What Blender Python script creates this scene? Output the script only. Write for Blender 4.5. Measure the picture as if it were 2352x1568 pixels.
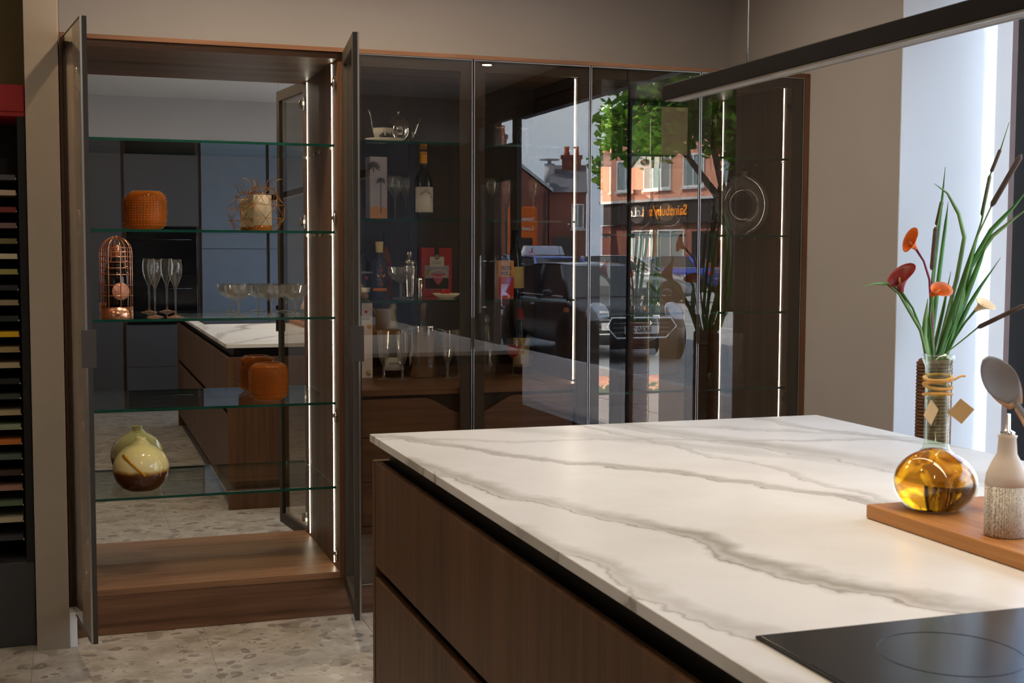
import bpy, bmesh, math, random
from mathutils import Vector, Matrix
random.seed(7)
sc = bpy.context.scene
for o in list(bpy.data.objects): bpy.data.objects.remove(o, do_unlink=True)
COL = sc.collection
PI = math.pi
R = math.radians

# ------------------------------------------------------------------ camera
YAW, PITCH, ROLL = R(18.871), R(4.0), R(-0.225)
fw = Vector((math.sin(YAW)*math.cos(PITCH), math.cos(YAW)*math.cos(PITCH), -math.sin(PITCH)))
rt = Vector((math.cos(YAW), -math.sin(YAW), 0)); dn = fw.cross(rt)
r2 = math.cos(ROLL)*rt + math.sin(ROLL)*dn; d2 = -math.sin(ROLL)*rt + math.cos(ROLL)*dn
cam = bpy.data.cameras.new('camera'); camo = bpy.data.objects.new('camera', cam); COL.objects.link(camo)
cam.sensor_width = 36; cam.lens = 2930.6/2352*36; cam.clip_start = 0.05; cam.clip_end = 400
camo.matrix_world = Matrix(((r2.x, -d2.x, -fw.x, 0), (r2.y, -d2.y, -fw.y, 0), (r2.z, -d2.z, -fw.z, 1.43), (0, 0, 0, 1)))
cam.dof.use_dof = True; cam.dof.focus_distance = 9.0; cam.dof.aperture_fstop = 16.0
sc.camera = camo

# ------------------------------------------------------------------ view and sampling
sc.view_settings.view_transform = 'Standard'; sc.view_settings.look = 'None'
sc.view_settings.exposure = 0.15; sc.view_settings.gamma = 1.0; sc.view_settings.use_curve_mapping = False
cy = sc.cycles
cy.use_denoising = True; cy.max_bounces = 10; cy.diffuse_bounces = 3; cy.glossy_bounces = 7
cy.transmission_bounces = 12; cy.transparent_max_bounces = 40; cy.sample_clamp_indirect = 4.0; cy.caustics_reflective = True; cy.blur_glossy = 1.0; cy.caustics_refractive = False

# ------------------------------------------------------------------ sky
world = bpy.data.worlds.new('sky'); sc.world = world; world.use_nodes = True
wn = world.node_tree; wn.nodes.clear()
wo = wn.nodes.new('ShaderNodeOutputWorld'); wb = wn.nodes.new('ShaderNodeBackground')
wt = wn.nodes.new('ShaderNodeTexCoord'); wm = wn.nodes.new('ShaderNodeMapping'); wz = wn.nodes.new('ShaderNodeTexNoise'); wr = wn.nodes.new('ShaderNodeValToRGB')
wm.inputs['Scale'].default_value = (1.0, 1.0, 2.6)
wz.inputs['Scale'].default_value = 2.3; wz.inputs['Detail'].default_value = 5; wz.inputs['Roughness'].default_value = 0.55
wr.color_ramp.elements[0].position = 0.36; wr.color_ramp.elements[0].color = (0.34, 0.48, 0.76, 1)
wr.color_ramp.elements[1].position = 0.66; wr.color_ramp.elements[1].color = (0.86, 0.93, 1.0, 1)
wn.links.new(wt.outputs['Generated'], wm.inputs['Vector']); wn.links.new(wm.outputs[0], wz.inputs['Vector'])
wn.links.new(wz.outputs['Fac'], wr.inputs['Fac']); wn.links.new(wr.outputs[0], wb.inputs['Color']); wn.links.new(wb.outputs[0], wo.inputs['Surface'])
wb.inputs['Strength'].default_value = 6.2

# ------------------------------------------------------------------ sun (stands behind the shop, lights the far side of the street)
sl = bpy.data.lights.new('sun', 'SUN'); sl.energy = 26.0; sl.angle = R(1.0); sl.color = (1.0, 0.93, 0.82)
so = bpy.data.objects.new('sun', sl); COL.objects.link(so)
so.rotation_euler = Vector((0.72, 0.40, -0.80)).to_track_quat('-Z', 'Y').to_euler()

# ------------------------------------------------------------------ materials
def lin(r, g, b):
    f = lambda c: (c/255/12.92) if c/255 <= 0.04045 else ((c/255+0.055)/1.055)**2.4
    return (f(r), f(g), f(b))
MATS = {}
def N(nt, t, **kw):
    n = nt.nodes.new('ShaderNode'+t)
    for k, v in kw.items():
        if k in n.inputs: n.inputs[k].default_value = v
        else: setattr(n, k, v)
    return n
def newmat(name):
    m = bpy.data.materials.new(name); m.use_nodes = True; nt = m.node_tree; nt.nodes.clear()
    out = nt.nodes.new('ShaderNodeOutputMaterial'); MATS[name] = m
    return m, nt, out
def ramp(nt, stops, interp='LINEAR'):
    r = nt.nodes.new('ShaderNodeValToRGB'); cr = r.color_ramp; cr.interpolation = interp
    while len(cr.elements) < len(stops): cr.elements.new(0.5)
    for e, (p, c) in zip(cr.elements, stops): e.position = p; e.color = (*c, 1)
    return r
def plain(name, c, rough=0.5, metal=0.0, var=0.12, scale=9.0, bump=0.0, spec=0.5, coat=0.0, emit=None, es=0.0, trans=0.0, ior=1.45):
    """principled surface with a soft mottled colour"""
    m, nt, out = newmat(name); L = nt.links.new
    p = N(nt, 'BsdfPrincipled', Roughness=rough, Metallic=metal, IOR=ior); p.inputs['Specular IOR Level'].default_value = spec
    p.inputs['Coat Weight'].default_value = coat; p.inputs['Transmission Weight'].default_value = trans
    tc = N(nt, 'TexCoord'); nz = N(nt, 'TexNoise', Scale=scale, Detail=4.0); L(tc.outputs['Object'], nz.inputs['Vector'])
    a = tuple(max(0, x*(1-var)) for x in c); b = tuple(min(1, x*(1+var)) for x in c)
    r = ramp(nt, [(0.3, a), (0.7, b)]); L(nz.outputs['Fac'], r.inputs['Fac']); L(r.outputs[0], p.inputs['Base Color'])
    if bump:
        bm = N(nt, 'Bump', Strength=bump, Distance=0.004); n2 = N(nt, 'TexNoise', Scale=scale*14, Detail=3.0)
        L(tc.outputs['Object'], n2.inputs['Vector']); L(n2.outputs['Fac'], bm.inputs['Height']); L(bm.outputs[0], p.inputs['Normal'])
    if emit: p.inputs['Emission Color'].default_value = (*emit, 1); p.inputs['Emission Strength'].default_value = es
    L(p.outputs[0], out.inputs[0]); return m
def wood(name, axis, dark, light, rough=0.42, scale=1.0, spec=0.4):
    """straight-grained veneer, grain running along one axis"""
    m, nt, out = newmat(name); L = nt.links.new
    p = N(nt, 'BsdfPrincipled', Roughness=rough); p.inputs['Specular IOR Level'].default_value = spec
    tc = N(nt, 'TexCoord'); mp = N(nt, 'Mapping'); s = [14*scale]*3; s['xyz'.index(axis)] = 0.55*scale
    mp.inputs['Scale'].default_value = s; L(tc.outputs['Object'], mp.inputs['Vector'])
    n1 = N(nt, 'TexNoise', Scale=1.0, Detail=6.0, Roughness=0.62, Distortion=0.6); L(mp.outputs[0], n1.inputs['Vector'])
    n2 = N(nt, 'TexNoise', Scale=6.0, Detail=3.0, Roughness=0.5); L(mp.outputs[0], n2.inputs['Vector'])
    mx = N(nt, 'Math', operation='MULTIPLY_ADD'); mx.inputs[1].default_value = 0.35; L(n2.outputs['Fac'], mx.inputs[0]); L(n1.outputs['Fac'], mx.inputs[2])
    mid = tuple((a+b)/2 for a, b in zip(dark, light))
    r = ramp(nt, [(0.48, dark), (0.66, mid), (0.84, light)]); L(mx.outputs[0], r.inputs['Fac']); L(r.outputs[0], p.inputs['Base Color'])
    bm = N(nt, 'Bump', Strength=0.06, Distance=0.002); L(n2.outputs['Fac'], bm.inputs['Height']); L(bm.outputs[0], p.inputs['Normal'])
    L(p.outputs[0], out.inputs[0]); return m
def thin_glass(name, tint=(0.9, 0.95, 0.93), ior=1.5, gtint=(1, 1, 1), rough=0.0, frost=0.0):
    """sheet or blown glass: Fresnel mirror over clear tinted transmission"""
    m, nt, out = newmat(name); L = nt.links.new
    ge = N(nt, 'NewGeometry'); mi = N(nt, 'Mix'); mi.data_type = 'FLOAT'
    mi.inputs[2].default_value = ior; mi.inputs[3].default_value = 1/ior; L(ge.outputs['Backfacing'], mi.inputs[0])
    fr = N(nt, 'Fresnel'); L(mi.outputs[0], fr.inputs['IOR'])
    nz = N(nt, 'TexNoise', Scale=3.0); r = ramp(nt, [(0.3, tuple(x*0.985 for x in tint)), (0.7, tint)])
    tc = N(nt, 'TexCoord'); L(tc.outputs['Object'], nz.inputs['Vector']); L(nz.outputs['Fac'], r.inputs['Fac'])
    tr = N(nt, 'BsdfTransparent'); gl = N(nt, 'BsdfGlossy', Roughness=rough, Color=(*gtint, 1)); mx = N(nt, 'MixShader')
    L(r.outputs[0], tr.inputs['Color']); L(fr.outputs[0], mx.inputs[0]); L(tr.outputs[0], mx.inputs[1]); L(gl.outputs[0], mx.inputs[2])
    if frost:
        df = N(nt, 'BsdfDiffuse', Color=(*tint, 1)); m2 = N(nt, 'MixShader', Fac=frost); L(mx.outputs[0], m2.inputs[1]); L(df.outputs[0], m2.inputs[2]); mx = m2
    L(mx.outputs[0], out.inputs[0]); return m
def emitter(name, c, s):
    m, nt, out = newmat(name); L = nt.links.new
    e = N(nt, 'Emission', Strength=s); tc = N(nt, 'TexCoord'); nz = N(nt, 'TexNoise', Scale=4.0); r = ramp(nt, [(0, tuple(x*0.97 for x in c)), (1, c)])
    L(tc.outputs['Object'], nz.inputs['Vector']); L(nz.outputs['Fac'], r.inputs['Fac']); L(r.outputs[0], e.inputs['Color']); L(e.outputs[0], out.inputs[0]); return m

W_D, W_L = (0.070, 0.030, 0.014), (0.205, 0.098, 0.048)
wood('walnut_z', 'z', W_D, W_L); wood('walnut_x', 'x', W_D, W_L); wood('walnut_y', 'y', W_D, W_L)
wood('walnut_floor', 'x', (0.14, 0.066, 0.032), (0.36, 0.185, 0.092), rough=0.38)
wood('walnut_dark', 'z', (0.022, 0.011, 0.0075), (0.052, 0.026, 0.016))
wood('island_z', 'z', (0.070, 0.031, 0.013), (0.155, 0.076, 0.033), rough=0.5)
wood('board_wood', 'y', (0.34, 0.13, 0.03), (0.56, 0.25, 0.07), rough=0.5, scale=1.4)
wood('spoon_wood', 'z', (0.42, 0.24, 0.13), (0.62, 0.40, 0.24), rough=0.6, scale=2)
plain('handle_bronze', lin(74, 66, 60), 0.5, 0.2, 0.05)
plain('bronze', lin(66, 59, 51), 0.55, 0.0, 0.05, spec=0.3)
plain('bronze_dark', lin(30, 27, 25), 0.4, 0.3, 0.05)
plain('alu', (0.55, 0.54, 0.52), 0.3, 1.0, 0.04)
plain('steel', (0.62, 0.58, 0.52), 0.22, 1.0, 0.05)
plain('chrome', (0.85, 0.83, 0.8), 0.07, 1.0, 0.03)
plain('copper', (0.83, 0.40, 0.25), 0.2, 1.0, 0.06)
plain('gold_wire', lin(178, 120, 60), 0.35, 0.6, 0.1)
plain('black_gap', (0.006, 0.005, 0.005), 0.5)
plain('wall_paint', lin(180, 174, 169), 0.75, 0, 0.02, 3, 0.05)
plain('wall_white', lin(236, 238, 240), 0.6, 0, 0.015, 3)
plain('ceiling_paint', lin(214, 208, 200), 0.8, 0, 0.02, 3)
plain('pier_paint', lin(150, 136, 118), 0.7, 0, 0.03, 4, 0.08)
plain('olive_paint', lin(128, 112, 76), 0.8, 0, 0.05)
plain('grout', lin(196, 190, 178), 0.8)
plain('black_frame', (0.012, 0.012, 0.013), 0.35)
plain('lamp_black', (0.008, 0.0065, 0.006), 0.6, spec=0.2)
plain('hob_black', (0.012, 0.013, 0.016), 0.2, 0, 0.05, spec=0.6)
plain('daylit_grey', lin(88, 98, 110), 0.45, 0, 0.03)  # blue daylight from the window painted into the tall unit doors
plain('brick_dark', lin(84, 58, 50), 0.85, 0, 0.2, 3)
plain('charcoal', lin(62, 62, 64), 0.45, 0, 0.03)
plain('oven_black', (0.004, 0.004, 0.005), 0.12)
emitter('led', (1.0, 0.90, 0.70), 20.0)
emitter('led_bar', (1.0, 0.90, 0.72), 48.0)
emitter('led_c', (1.0, 0.93, 0.80), 16.0)
emitter('lamp_lens', (1.0, 0.84, 0.60), 14.0)
plain('pendant_led', (0.22, 0.20, 0.18), 0.5, emit=(1.0, 0.84, 0.62), es=0.03)
thin_glass('door_glass', (0.85, 0.81, 0.76), 1.63)
thin_glass('side_glass', (0.86, 0.85, 0.83), 1.45)
thin_glass('window_glass', (0.97, 0.98, 0.98), 1.45)
thin_glass('shelf_glass', (0.93, 0.975, 0.955), 1.5)
plain('shelf_edge', (0.006, 0.055, 0.038), 0.15, 0, 0.2, spec=0.6)
thin_glass('clear_glass', (0.955, 0.96, 0.955), 1.62, frost=0.012)
thin_glass('cut_glass', (0.90, 0.89, 0.87), 1.9, frost=0.045)
thin_glass('rose_glass', (0.90, 0.62, 0.45), 1.8, frost=0.12)
thin_glass('smoke_glass', (0.60, 0.58, 0.56), 1.9, frost=0.06)
thin_glass('lustre_glass', (0.52, 0.50, 0.48), 2.3, frost=0.10)
thin_glass('green_bottle', (0.02, 0.05, 0.02), 1.6)
m, nt, out = newmat('mirror'); g = N(nt, 'BsdfGlossy', Roughness=0.0); tc = N(nt, 'TexCoord'); nz = N(nt, 'TexNoise', Scale=2.0); rr = ramp(nt, [(0, (0.80, 0.82, 0.82)), (1, (0.84, 0.855, 0.85))])
nt.links.new(tc.outputs['Object'], nz.inputs['Vector']); nt.links.new(nz.outputs['Fac'], rr.inputs['Fac']); nt.links.new(rr.outputs[0], g.inputs['Color']); nt.links.new(g.outputs[0], out.inputs[0])
def amber(name, c, rough=0.12, mixd=0.35):
    m, nt, out = newmat(name); L = nt.links.new
    tc = N(nt, 'TexCoord'); nz = N(nt, 'TexNoise', Scale=7.0); r = ramp(nt, [(0.3, tuple(x*0.7 for x in c)), (0.7, c)]); L(tc.outputs['Object'], nz.inputs['Vector']); L(nz.outputs['Fac'], r.inputs['Fac'])
    tl = N(nt, 'BsdfTranslucent'); df = N(nt, 'BsdfDiffuse'); tr = N(nt, 'BsdfTransparent'); gl = N(nt, 'BsdfGlossy', Roughness=rough)
    for s in (tl, df, tr): L(r.outputs[0], s.inputs['Color'])
    m1 = N(nt, 'MixShader', Fac=0.5); L(tl.outputs[0], m1.inputs[1]); L(df.outputs[0], m1.inputs[2])
    m2 = N(nt, 'MixShader', Fac=1-mixd); L(m1.outputs[0], m2.inputs[1]); L(tr.outputs[0], m2.inputs[2])
    fr = N(nt, 'LayerWeight', Blend=0.22); m3 = N(nt, 'MixShader'); L(fr.outputs['Fresnel'], m3.inputs[0]); L(m2.outputs[0], m3.inputs[1]); L(gl.outputs[0], m3.inputs[2])
    L(m3.outputs[0], out.inputs[0]); return m
amber('amber_glass', (0.80, 0.26, 0.03), 0.12, 0.62)
amber('amber_wax', (0.55, 0.22, 0.03), 0.2, 0.8)
m, nt, out = newmat('amber_liquid'); p = N(nt, 'BsdfPrincipled', Roughness=0.0, IOR=1.40); p.inputs['Transmission Weight'].default_value = 1.0
tc = N(nt, 'TexCoord'); nz = N(nt, 'TexNoise', Scale=16.0, Detail=2.0, Distortion=1.2); rr = ramp(nt, [(0.42, (0.13, 0.028, 0.001)), (0.50, (0.62, 0.19, 0.005)), (0.60, (0.98, 0.44, 0.02))])
nt.links.new(tc.outputs['Object'], nz.inputs['Vector']); nt.links.new(nz.outputs['Fac'], rr.inputs['Fac']); nt.links.new(rr.outputs[0], p.inputs['Base Color']); nt.links.new(p.outputs[0], out.inputs[0])
thin_glass('bottle_glass', (0.90, 0.94, 0.86), 1.5)

# terrazzo floor tiles
def terrazzo():
    m, nt, out = newmat('terrazzo'); L = nt.links.new
    p = N(nt, 'BsdfPrincipled', Roughness=0.30); p.inputs['Specular IOR Level'].default_value = 0.35
    ge = N(nt, 'NewGeometry'); n0 = N(nt, 'TexNoise', Scale=7.0, Detail=6.0, Roughness=0.65)
    L(ge.outputs['Position'], n0.inputs['Vector'])
    base = ramp(nt, [(0.35, (0.37, 0.32, 0.25)), (0.65, (0.58, 0.535, 0.46))]); L(n0.outputs['Fac'], base.inputs['Fac'])
    dn_ = N(nt, 'TexNoise', Scale=9.0, Detail=2.0); L(ge.outputs['Position'], dn_.inputs['Vector'])
    va = N(nt, 'VectorMath', operation='MULTIPLY_ADD'); va.inputs[1].default_value = (0.10, 0.10, 0.0); L(dn_.outputs['Color'], va.inputs[0]); L(ge.outputs['Position'], va.inputs[2])
    col = base.outputs[0]
    for sc_, th, stops, keep in ((8.0, 0.36, [(0.0, (0.20, 0.175, 0.14)), (0.5, (0.31, 0.275, 0.22)), (1.0, (0.60, 0.56, 0.49))], 0.66), (17.0, 0.38, [(0.0, (0.10, 0.088, 0.075)), (0.6, (0.24, 0.21, 0.17)), (1.0, (0.66, 0.62, 0.55))], 0.62), (42.0, 0.34, [(0.0, (0.13, 0.12, 0.11)), (1.0, (0.62, 0.57, 0.50))], 0.55)):
        v = N(nt, 'TexVoronoi', Scale=sc_); L(va.outputs[0], v.inputs['Vector'])
        sep = N(nt, 'SeparateColor'); L(v.outputs['Color'], sep.inputs[0])
        lt = N(nt, 'Math', operation='LESS_THAN'); lt.inputs[1].default_value = th; L(v.outputs['Distance'], lt.inputs[0])
        kp = N(nt, 'Math', operation='LESS_THAN'); kp.inputs[1].default_value = keep; L(sep.outputs[0], kp.inputs[0])
        fc = N(nt, 'Math', operation='MULTIPLY'); L(lt.outputs[0], fc.inputs[0]); L(kp.outputs[0], fc.inputs[1])
        f2 = N(nt, 'Math', operation='MULTIPLY'); f2.inputs[1].default_value = 0.62; L(fc.outputs[0], f2.inputs[0])
        cr = ramp(nt, stops); L(sep.outputs[1], cr.inputs['Fac'])
        mx = N(nt, 'Mix'); mx.data_type = 'RGBA'; L(f2.outputs[0], mx.inputs[0]); L(col, mx.inputs[6]); L(cr.outputs[0], mx.inputs[7]); col = mx.outputs[2]
    L(col, p.inputs['Base Color']); L(p.outputs[0], out.inputs[0])
terrazzo()

# marble-look worktop: veins follow world-space lines bent by noise
def marble():
    m, nt, out = newmat('marble'); L = nt.links.new
    p = N(nt, 'BsdfPrincipled', Roughness=0.33); p.inputs['Specular IOR Level'].default_value = 0.45
    ge = N(nt, 'NewGeometry'); n1 = N(nt, 'TexNoise', Scale=1.9, Detail=5.0, Roughness=0.6); L(ge.outputs['Position'], n1.inputs['Vector'])
    n2 = N(nt, 'TexNoise', Scale=14.0, Detail=4.0, Roughness=0.7); L(ge.outputs['Position'], n2.inputs['Vector'])
    n3 = N(nt, 'TexNoise', Scale=3.2, Detail=3.0); L(ge.outputs['Position'], n3.inputs['Vector'])
    sp = N(nt, 'SeparateXYZ'); L(ge.outputs['Position'], sp.inputs[0])
    def M(op, a, b=None, c=None):
        k = N(nt, 'Math', operation=op)
        for i, v in enumerate((a, b, c)):
            if v is None: continue
            if isinstance(v, (int, float)): k.inputs[i].default_value = v
            else: L(v, k.inputs[i])
        return k.outputs[0]
    X, Y = sp.outputs[0], sp.outputs[1]
    wob = M('ADD', M('MULTIPLY', M('SUBTRACT', n1.outputs['Fac'], 0.5), 0.34), M('MULTIPLY', M('SUBTRACT', n2.outputs['Fac'], 0.5), 0.035))
    # (point x, y, direction x, y, half width of band, darkness, sharp line darkness)
    veins = [(0.774, 2.862, 0.30, -1.0, 0.038, 0.55, 0.8), (0.94, 3.22, 0.52, -0.85, 0.028, 0.5, 0.8), (1.56, 3.45, 0.33, -0.95, 0.075, 0.42, 0.55), (1.94, 3.49, 0.36, -0.93, 0.03, 0.42, 0.5),
             (0.768, 2.067, 0.21, -1.0, 0.030, 0.45, 0.6), (1.50, 2.90, 0.14, -1.0, 0.016, 0.28, 0.5), (0.80, 3.38, 0.95, -0.3, 0.02, 0.3, 0.5), (1.30, 3.35, 0.55, -0.8, 0.05, 0.25, 0.25), (1.62, 3.45, 0.75, -0.6, 0.02, 0.3, 0.4), (0.79, 1.30, 0.5, -1, 0.03, 0.3, 0.4)]
    soft = None; hard = None
    for x, y, dx, dy, w, dk, sh in veins:
        w *= 1.3; dk = min(0.95, dk*1.35)
        ln = math.hypot(dx, dy); nx, ny = -dy/ln, dx/ln
        d = M('ADD', M('ADD', M('MULTIPLY', X, nx), M('MULTIPLY', Y, ny)), -(x*nx+y*ny))
        d = M('ADD', d, wob)
        a = M('ABSOLUTE', d)
        b = M('MULTIPLY', M('MAXIMUM', M('SUBTRACT', 1.0, M('DIVIDE', a, w)), 0.0), dk)
        b = M('MULTIPLY', b, M('MULTIPLY', n3.outputs['Fac'], 1.7))
        e = M('ABSOLUTE', M('ADD', d, w*0.6))
        l = M('MULTIPLY', M('MAXIMUM', M('SUBTRACT', 1.0, M('DIVIDE', e, 0.0065)), 0.0), sh)
        soft = b if soft is None else M('MAXIMUM', soft, b); hard = l if hard is None else M('MAXIMUM', hard, l)
    base = ramp(nt, [(0.3, (0.74, 0.71, 0.67)), (0.6, (0.86, 0.845, 0.82))]); L(n1.outputs['Fac'], base.inputs['Fac'])
    m1 = N(nt, 'Mix'); m1.data_type = 'RGBA'; m1.inputs[7].default_value = (0.30, 0.265, 0.21, 1); L(soft, m1.inputs[0]); L(base.outputs[0], m1.inputs[6])
    m2 = N(nt, 'Mix'); m2.data_type = 'RGBA'; m2.inputs[7].default_value = (0.16, 0.12, 0.085, 1)
    L(M('MULTIPLY', hard, M('MULTIPLY', n2.outputs['Fac'], 1.5)), m2.inputs[0]); L(m1.outputs[2], m2.inputs[6])
    L(m2.outputs[2], p.inputs['Base Color']); L(p.outputs[0], out.inputs[0])
marble()

# ------------------------------------------------------------------ mesh helpers
class MB:
    def __init__(s): s.v = []; s.f = []; s.sm = []
    def add(s, vs, fs, smooth=False):
        b = len(s.v); s.v += [tuple(v) for v in vs]; s.f += [tuple(i+b for i in f) for f in fs]; s.sm += [smooth]*len(fs); return s
    def box(s, x0, x1, y0, y1, z0, z1):
        x0, x1 = min(x0, x1), max(x0, x1); y0, y1 = min(y0, y1), max(y0, y1); z0, z1 = min(z0, z1), max(z0, z1)
        return s.add([(x0,y0,z0),(x1,y0,z0),(x1,y1,z0),(x0,y1,z0),(x0,y0,z1),(x1,y0,z1),(x1,y1,z1),(x0,y1,z1)],
                     [(0,3,2,1),(4,5,6,7),(0,1,5,4),(1,2,6,5),(2,3,7,6),(3,0,4,7)])
    def lathe(s, prof, n=28, c=(0,0,0), cap=True, smooth=True):
        vs = []; fs = []
        for r, z in prof:
            for k in range(n):
                a = 2*PI*k/n; vs.append((c[0]+r*math.cos(a), c[1]+r*math.sin(a), c[2]+z))
        for i in range(len(prof)-1):
            for k in range(n):
                k2 = (k+1) % n; fs.append((i*n+k, i*n+k2, (i+1)*n+k2, (i+1)*n+k))
        if cap:
            if prof[0][0] > 1e-5: fs.append(tuple(range(n-1, -1, -1)))
            if prof[-1][0] > 1e-5: fs.append(tuple((len(prof)-1)*n+k for k in range(n)))
        return s.add(vs, fs, smooth)
    def tube(s, pts, r, n=8, closed=False, cap=True):
        pts = [Vector(p) for p in pts]; m = len(pts); rs = r if isinstance(r, (list, tuple)) else [r]*m
        vs = []; fs = []; up = None
        for i in range(m):
            if closed: t = pts[(i+1) % m]-pts[(i-1) % m]
            else: t = pts[min(i+1, m-1)]-pts[max(i-1, 0)]
            t.normalize()
            if up is None: up = t.orthogonal().normalized()
            else: up = (up - t*up.dot(t)); up = up.normalized() if up.length > 1e-6 else t.orthogonal().normalized()
            sd = t.cross(up)
            for k in range(n):
                a = 2*PI*k/n; vs.append(pts[i]+up*(rs[i]*math.cos(a))+sd*(rs[i]*math.sin(a)))
        for i in range(m if closed else m-1):
            j = (i+1) % m
            for k in range(n):
                k2 = (k+1) % n; fs.append((i*n+k, i*n+k2, j*n+k2, j*n+k))
        if cap and not closed: fs += [tuple(range(n-1, -1, -1)), tuple((m-1)*n+k for k in range(n))]
        return s.add(vs, fs, True)
    def prism(s, poly, a, b, axis='y'):
        n = len(poly); vs = []
        for t in (a, b):
            for p, q in poly:
                vs.append({'y': (p, t, q), 'x': (t, p, q), 'z': (p, q, t)}[axis])
        fs = [tuple(range(n)), tuple(range(2*n-1, n-1, -1))]+[(i, i+n, (i+1) % n+n, (i+1) % n) for i in range(n)]
        return s.add(vs, fs)
    def loft(s, rings, smooth=True, closed=True, cap=True):
        n = len(rings[0]); vs = [p for r in rings for p in r]; fs = []
        for i in range(len(rings)-1):
            for k in range(n if closed else n-1):
                k2 = (k+1) % n; fs.append((i*n+k, i*n+k2, (i+1)*n+k2, (i+1)*n+k))
        if cap: fs += [tuple(range(n-1, -1, -1)), tuple((len(rings)-1)*n+k for k in range(n))]
        return s.add(vs, fs, smooth)
def wloc(o):
    p = Vector((0, 0, 0))
    while o is not None: p += o.location; o = o.parent
    return p
def obj(name, mb, mat, parent=None, world=False, bevel=0.0, seg=2, subsurf=0):
    """one mesh object; world=True means the vertices are given in world space"""
    me = bpy.data.meshes.new(name)
    vs = mb.v
    if world and parent is not None:
        o0 = wloc(parent); vs = [(x-o0.x, y-o0.y, z-o0.z) for x, y, z in vs]
    me.from_pydata(vs, [], mb.f); me.update()
    bm = bmesh.new(); bm.from_mesh(me)
    for i, f in enumerate(bm.faces): f.smooth = mb.sm[i]
    bmesh.ops.recalc_face_normals(bm, faces=bm.faces)
    if bevel: bmesh.ops.bevel(bm, geom=list(bm.edges), offset=bevel, segments=seg, affect='EDGES', profile=0.5)
    bm.to_mesh(me); bm.free()
    me.materials.append(MATS[mat])
    o = bpy.data.objects.new(name, me); COL.objects.link(o); o.parent = parent
    if subsurf:
        md = o.modifiers.new('subsurf', 'SUBSURF'); md.levels = subsurf; md.render_levels = subsurf
    return o
def like(src, name, loc, parent=None, rotz=0.0, mat=None):
    o = bpy.data.objects.new(name, src.data); COL.objects.link(o); o.parent = parent; o.location = loc; o.rotation_euler = (0, 0, rotz); return o
def tag(o, label, cat=None, group=None, kind=None):
    o['label'] = label
    if cat: o['category'] = cat
    if group: o['group'] = group
    if kind: o['kind'] = kind
    return o
def thing(name, label, cat, loc=(0,0,0), rotz=0.0, group=None):
    o = bpy.data.objects.new(name, None); COL.objects.link(o); o.location = loc; o.rotation_euler = (0, 0, rotz); o.empty_display_size = 0.05
    return tag(o, label, cat, group)
def struct(name, mb, mat, label, parent=None, **kw):
    o = obj(name, mb, mat, parent, **kw)
    if parent is None: tag(o, label, None, None, 'structure')
    return o
def text_mb(s, size, depth=0.001, align='CENTER', bold=0.0):
    cu = bpy.data.curves.new('t', 'FONT'); cu.body = s; cu.size = size; cu.extrude = depth/2; cu.align_x = align; cu.align_y = 'CENTER'; cu.resolution_u = 3; cu.offset = bold
    to = bpy.data.objects.new('t', cu); COL.objects.link(to)
    dg = bpy.context.evaluated_depsgraph_get(); dg.update()
    me = bpy.data.meshes.new_from_object(to.evaluated_get(dg))
    mb = MB(); mb.add([tuple(v.co) for v in me.vertices], [tuple(p.vertices) for p in me.polygons])
    bpy.data.objects.remove(to, do_unlink=True); bpy.data.curves.remove(cu); bpy.data.meshes.remove(me); return mb
def xf(mb, mat4):
    r = MB(); r.v = [tuple(mat4 @ Vector(v)) for v in mb.v]; r.f = list(mb.f); r.sm = list(mb.sm); return r
def stand(x, y, z, rz=0.0):   # text standing upright and facing -y (before the turn rz)
    return Matrix.Translation((x, y, z)) @ Matrix.Rotation(rz, 4, 'Z') @ Matrix.Rotation(PI/2, 4, 'X')
def bez(p0, p1, p2, p3, n=10):
    out = []
    for i in range(n+1):
        t = i/n; a, b, c, d = (1-t)**3, 3*t*(1-t)**2, 3*t*t*(1-t), t**3
        out.append(tuple(a*p0[k]+b*p1[k]+c*p2[k]+d*p3[k] for k in range(3)))
    return out

# ================================================================== ROOM
CEIL = 2.78
fl = struct('floor', MB().box(-2.6, 3.45, -1.8, 5.62, -0.06, -0.004), 'grout', 'pale grout bed of the tiled showroom floor')
tile_src = None
TX0 = 0.434-0.6*5
for i in range(11):
    for j in range(8):
        x0 = TX0+0.6*i; y1 = 6.35-1.2*j
        xa, xb = max(x0, -2.6)+0.0015, min(x0+0.6, 3.44)-0.0015; ya, yb = max(y1-1.2, -1.8)+0.0015, min(y1, 5.6)-0.0015
        if xb-xa < 0.02 or yb-ya < 0.02: continue
        full = xb-xa > 0.596 and yb-ya > 1.196
        if full and tile_src is not None: t = like(tile_src, 'tile', (x0+0.3, y1-0.6, 0), fl)
        else:
            w, d = (xb-xa)/2, (yb-ya)/2
            t = obj('tile', MB().box(-w, w, -d, d, -0.004, 0.0), 'terrazzo', fl); t.location = ((xa+xb)/2, (ya+yb)/2, 0)
            if full: tile_src = t
struct('ceiling', MB().box(-2.7, 3.5, -1.8, 5.72, CEIL, CEIL+0.12), 'ceiling_paint', 'plain painted showroom ceiling')
struct('wall_back', MB().box(-0.10, 3.16, 5.60, 5.72, -0.06, CEIL), 'wall_paint', 'grey painted wall above the tall display cabinets')
struct('wall_back_left', MB().box(-2.7, -0.10, 5.30, 5.42, -0.06, CEIL), 'olive_paint', 'dark olive wall behind the sample rack')
struct('wall_left', MB().box(-2.7, -2.6, -1.8, 5.42, -0.06, CEIL), 'wall_paint', 'side wall of the showroom far from the window')
struct('wall_front', MB().box(-2.7, 3.5, -1.92, -1.8, -0.06, CEIL), 'wall_paint', 'wall behind the tall oven units')
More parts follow.
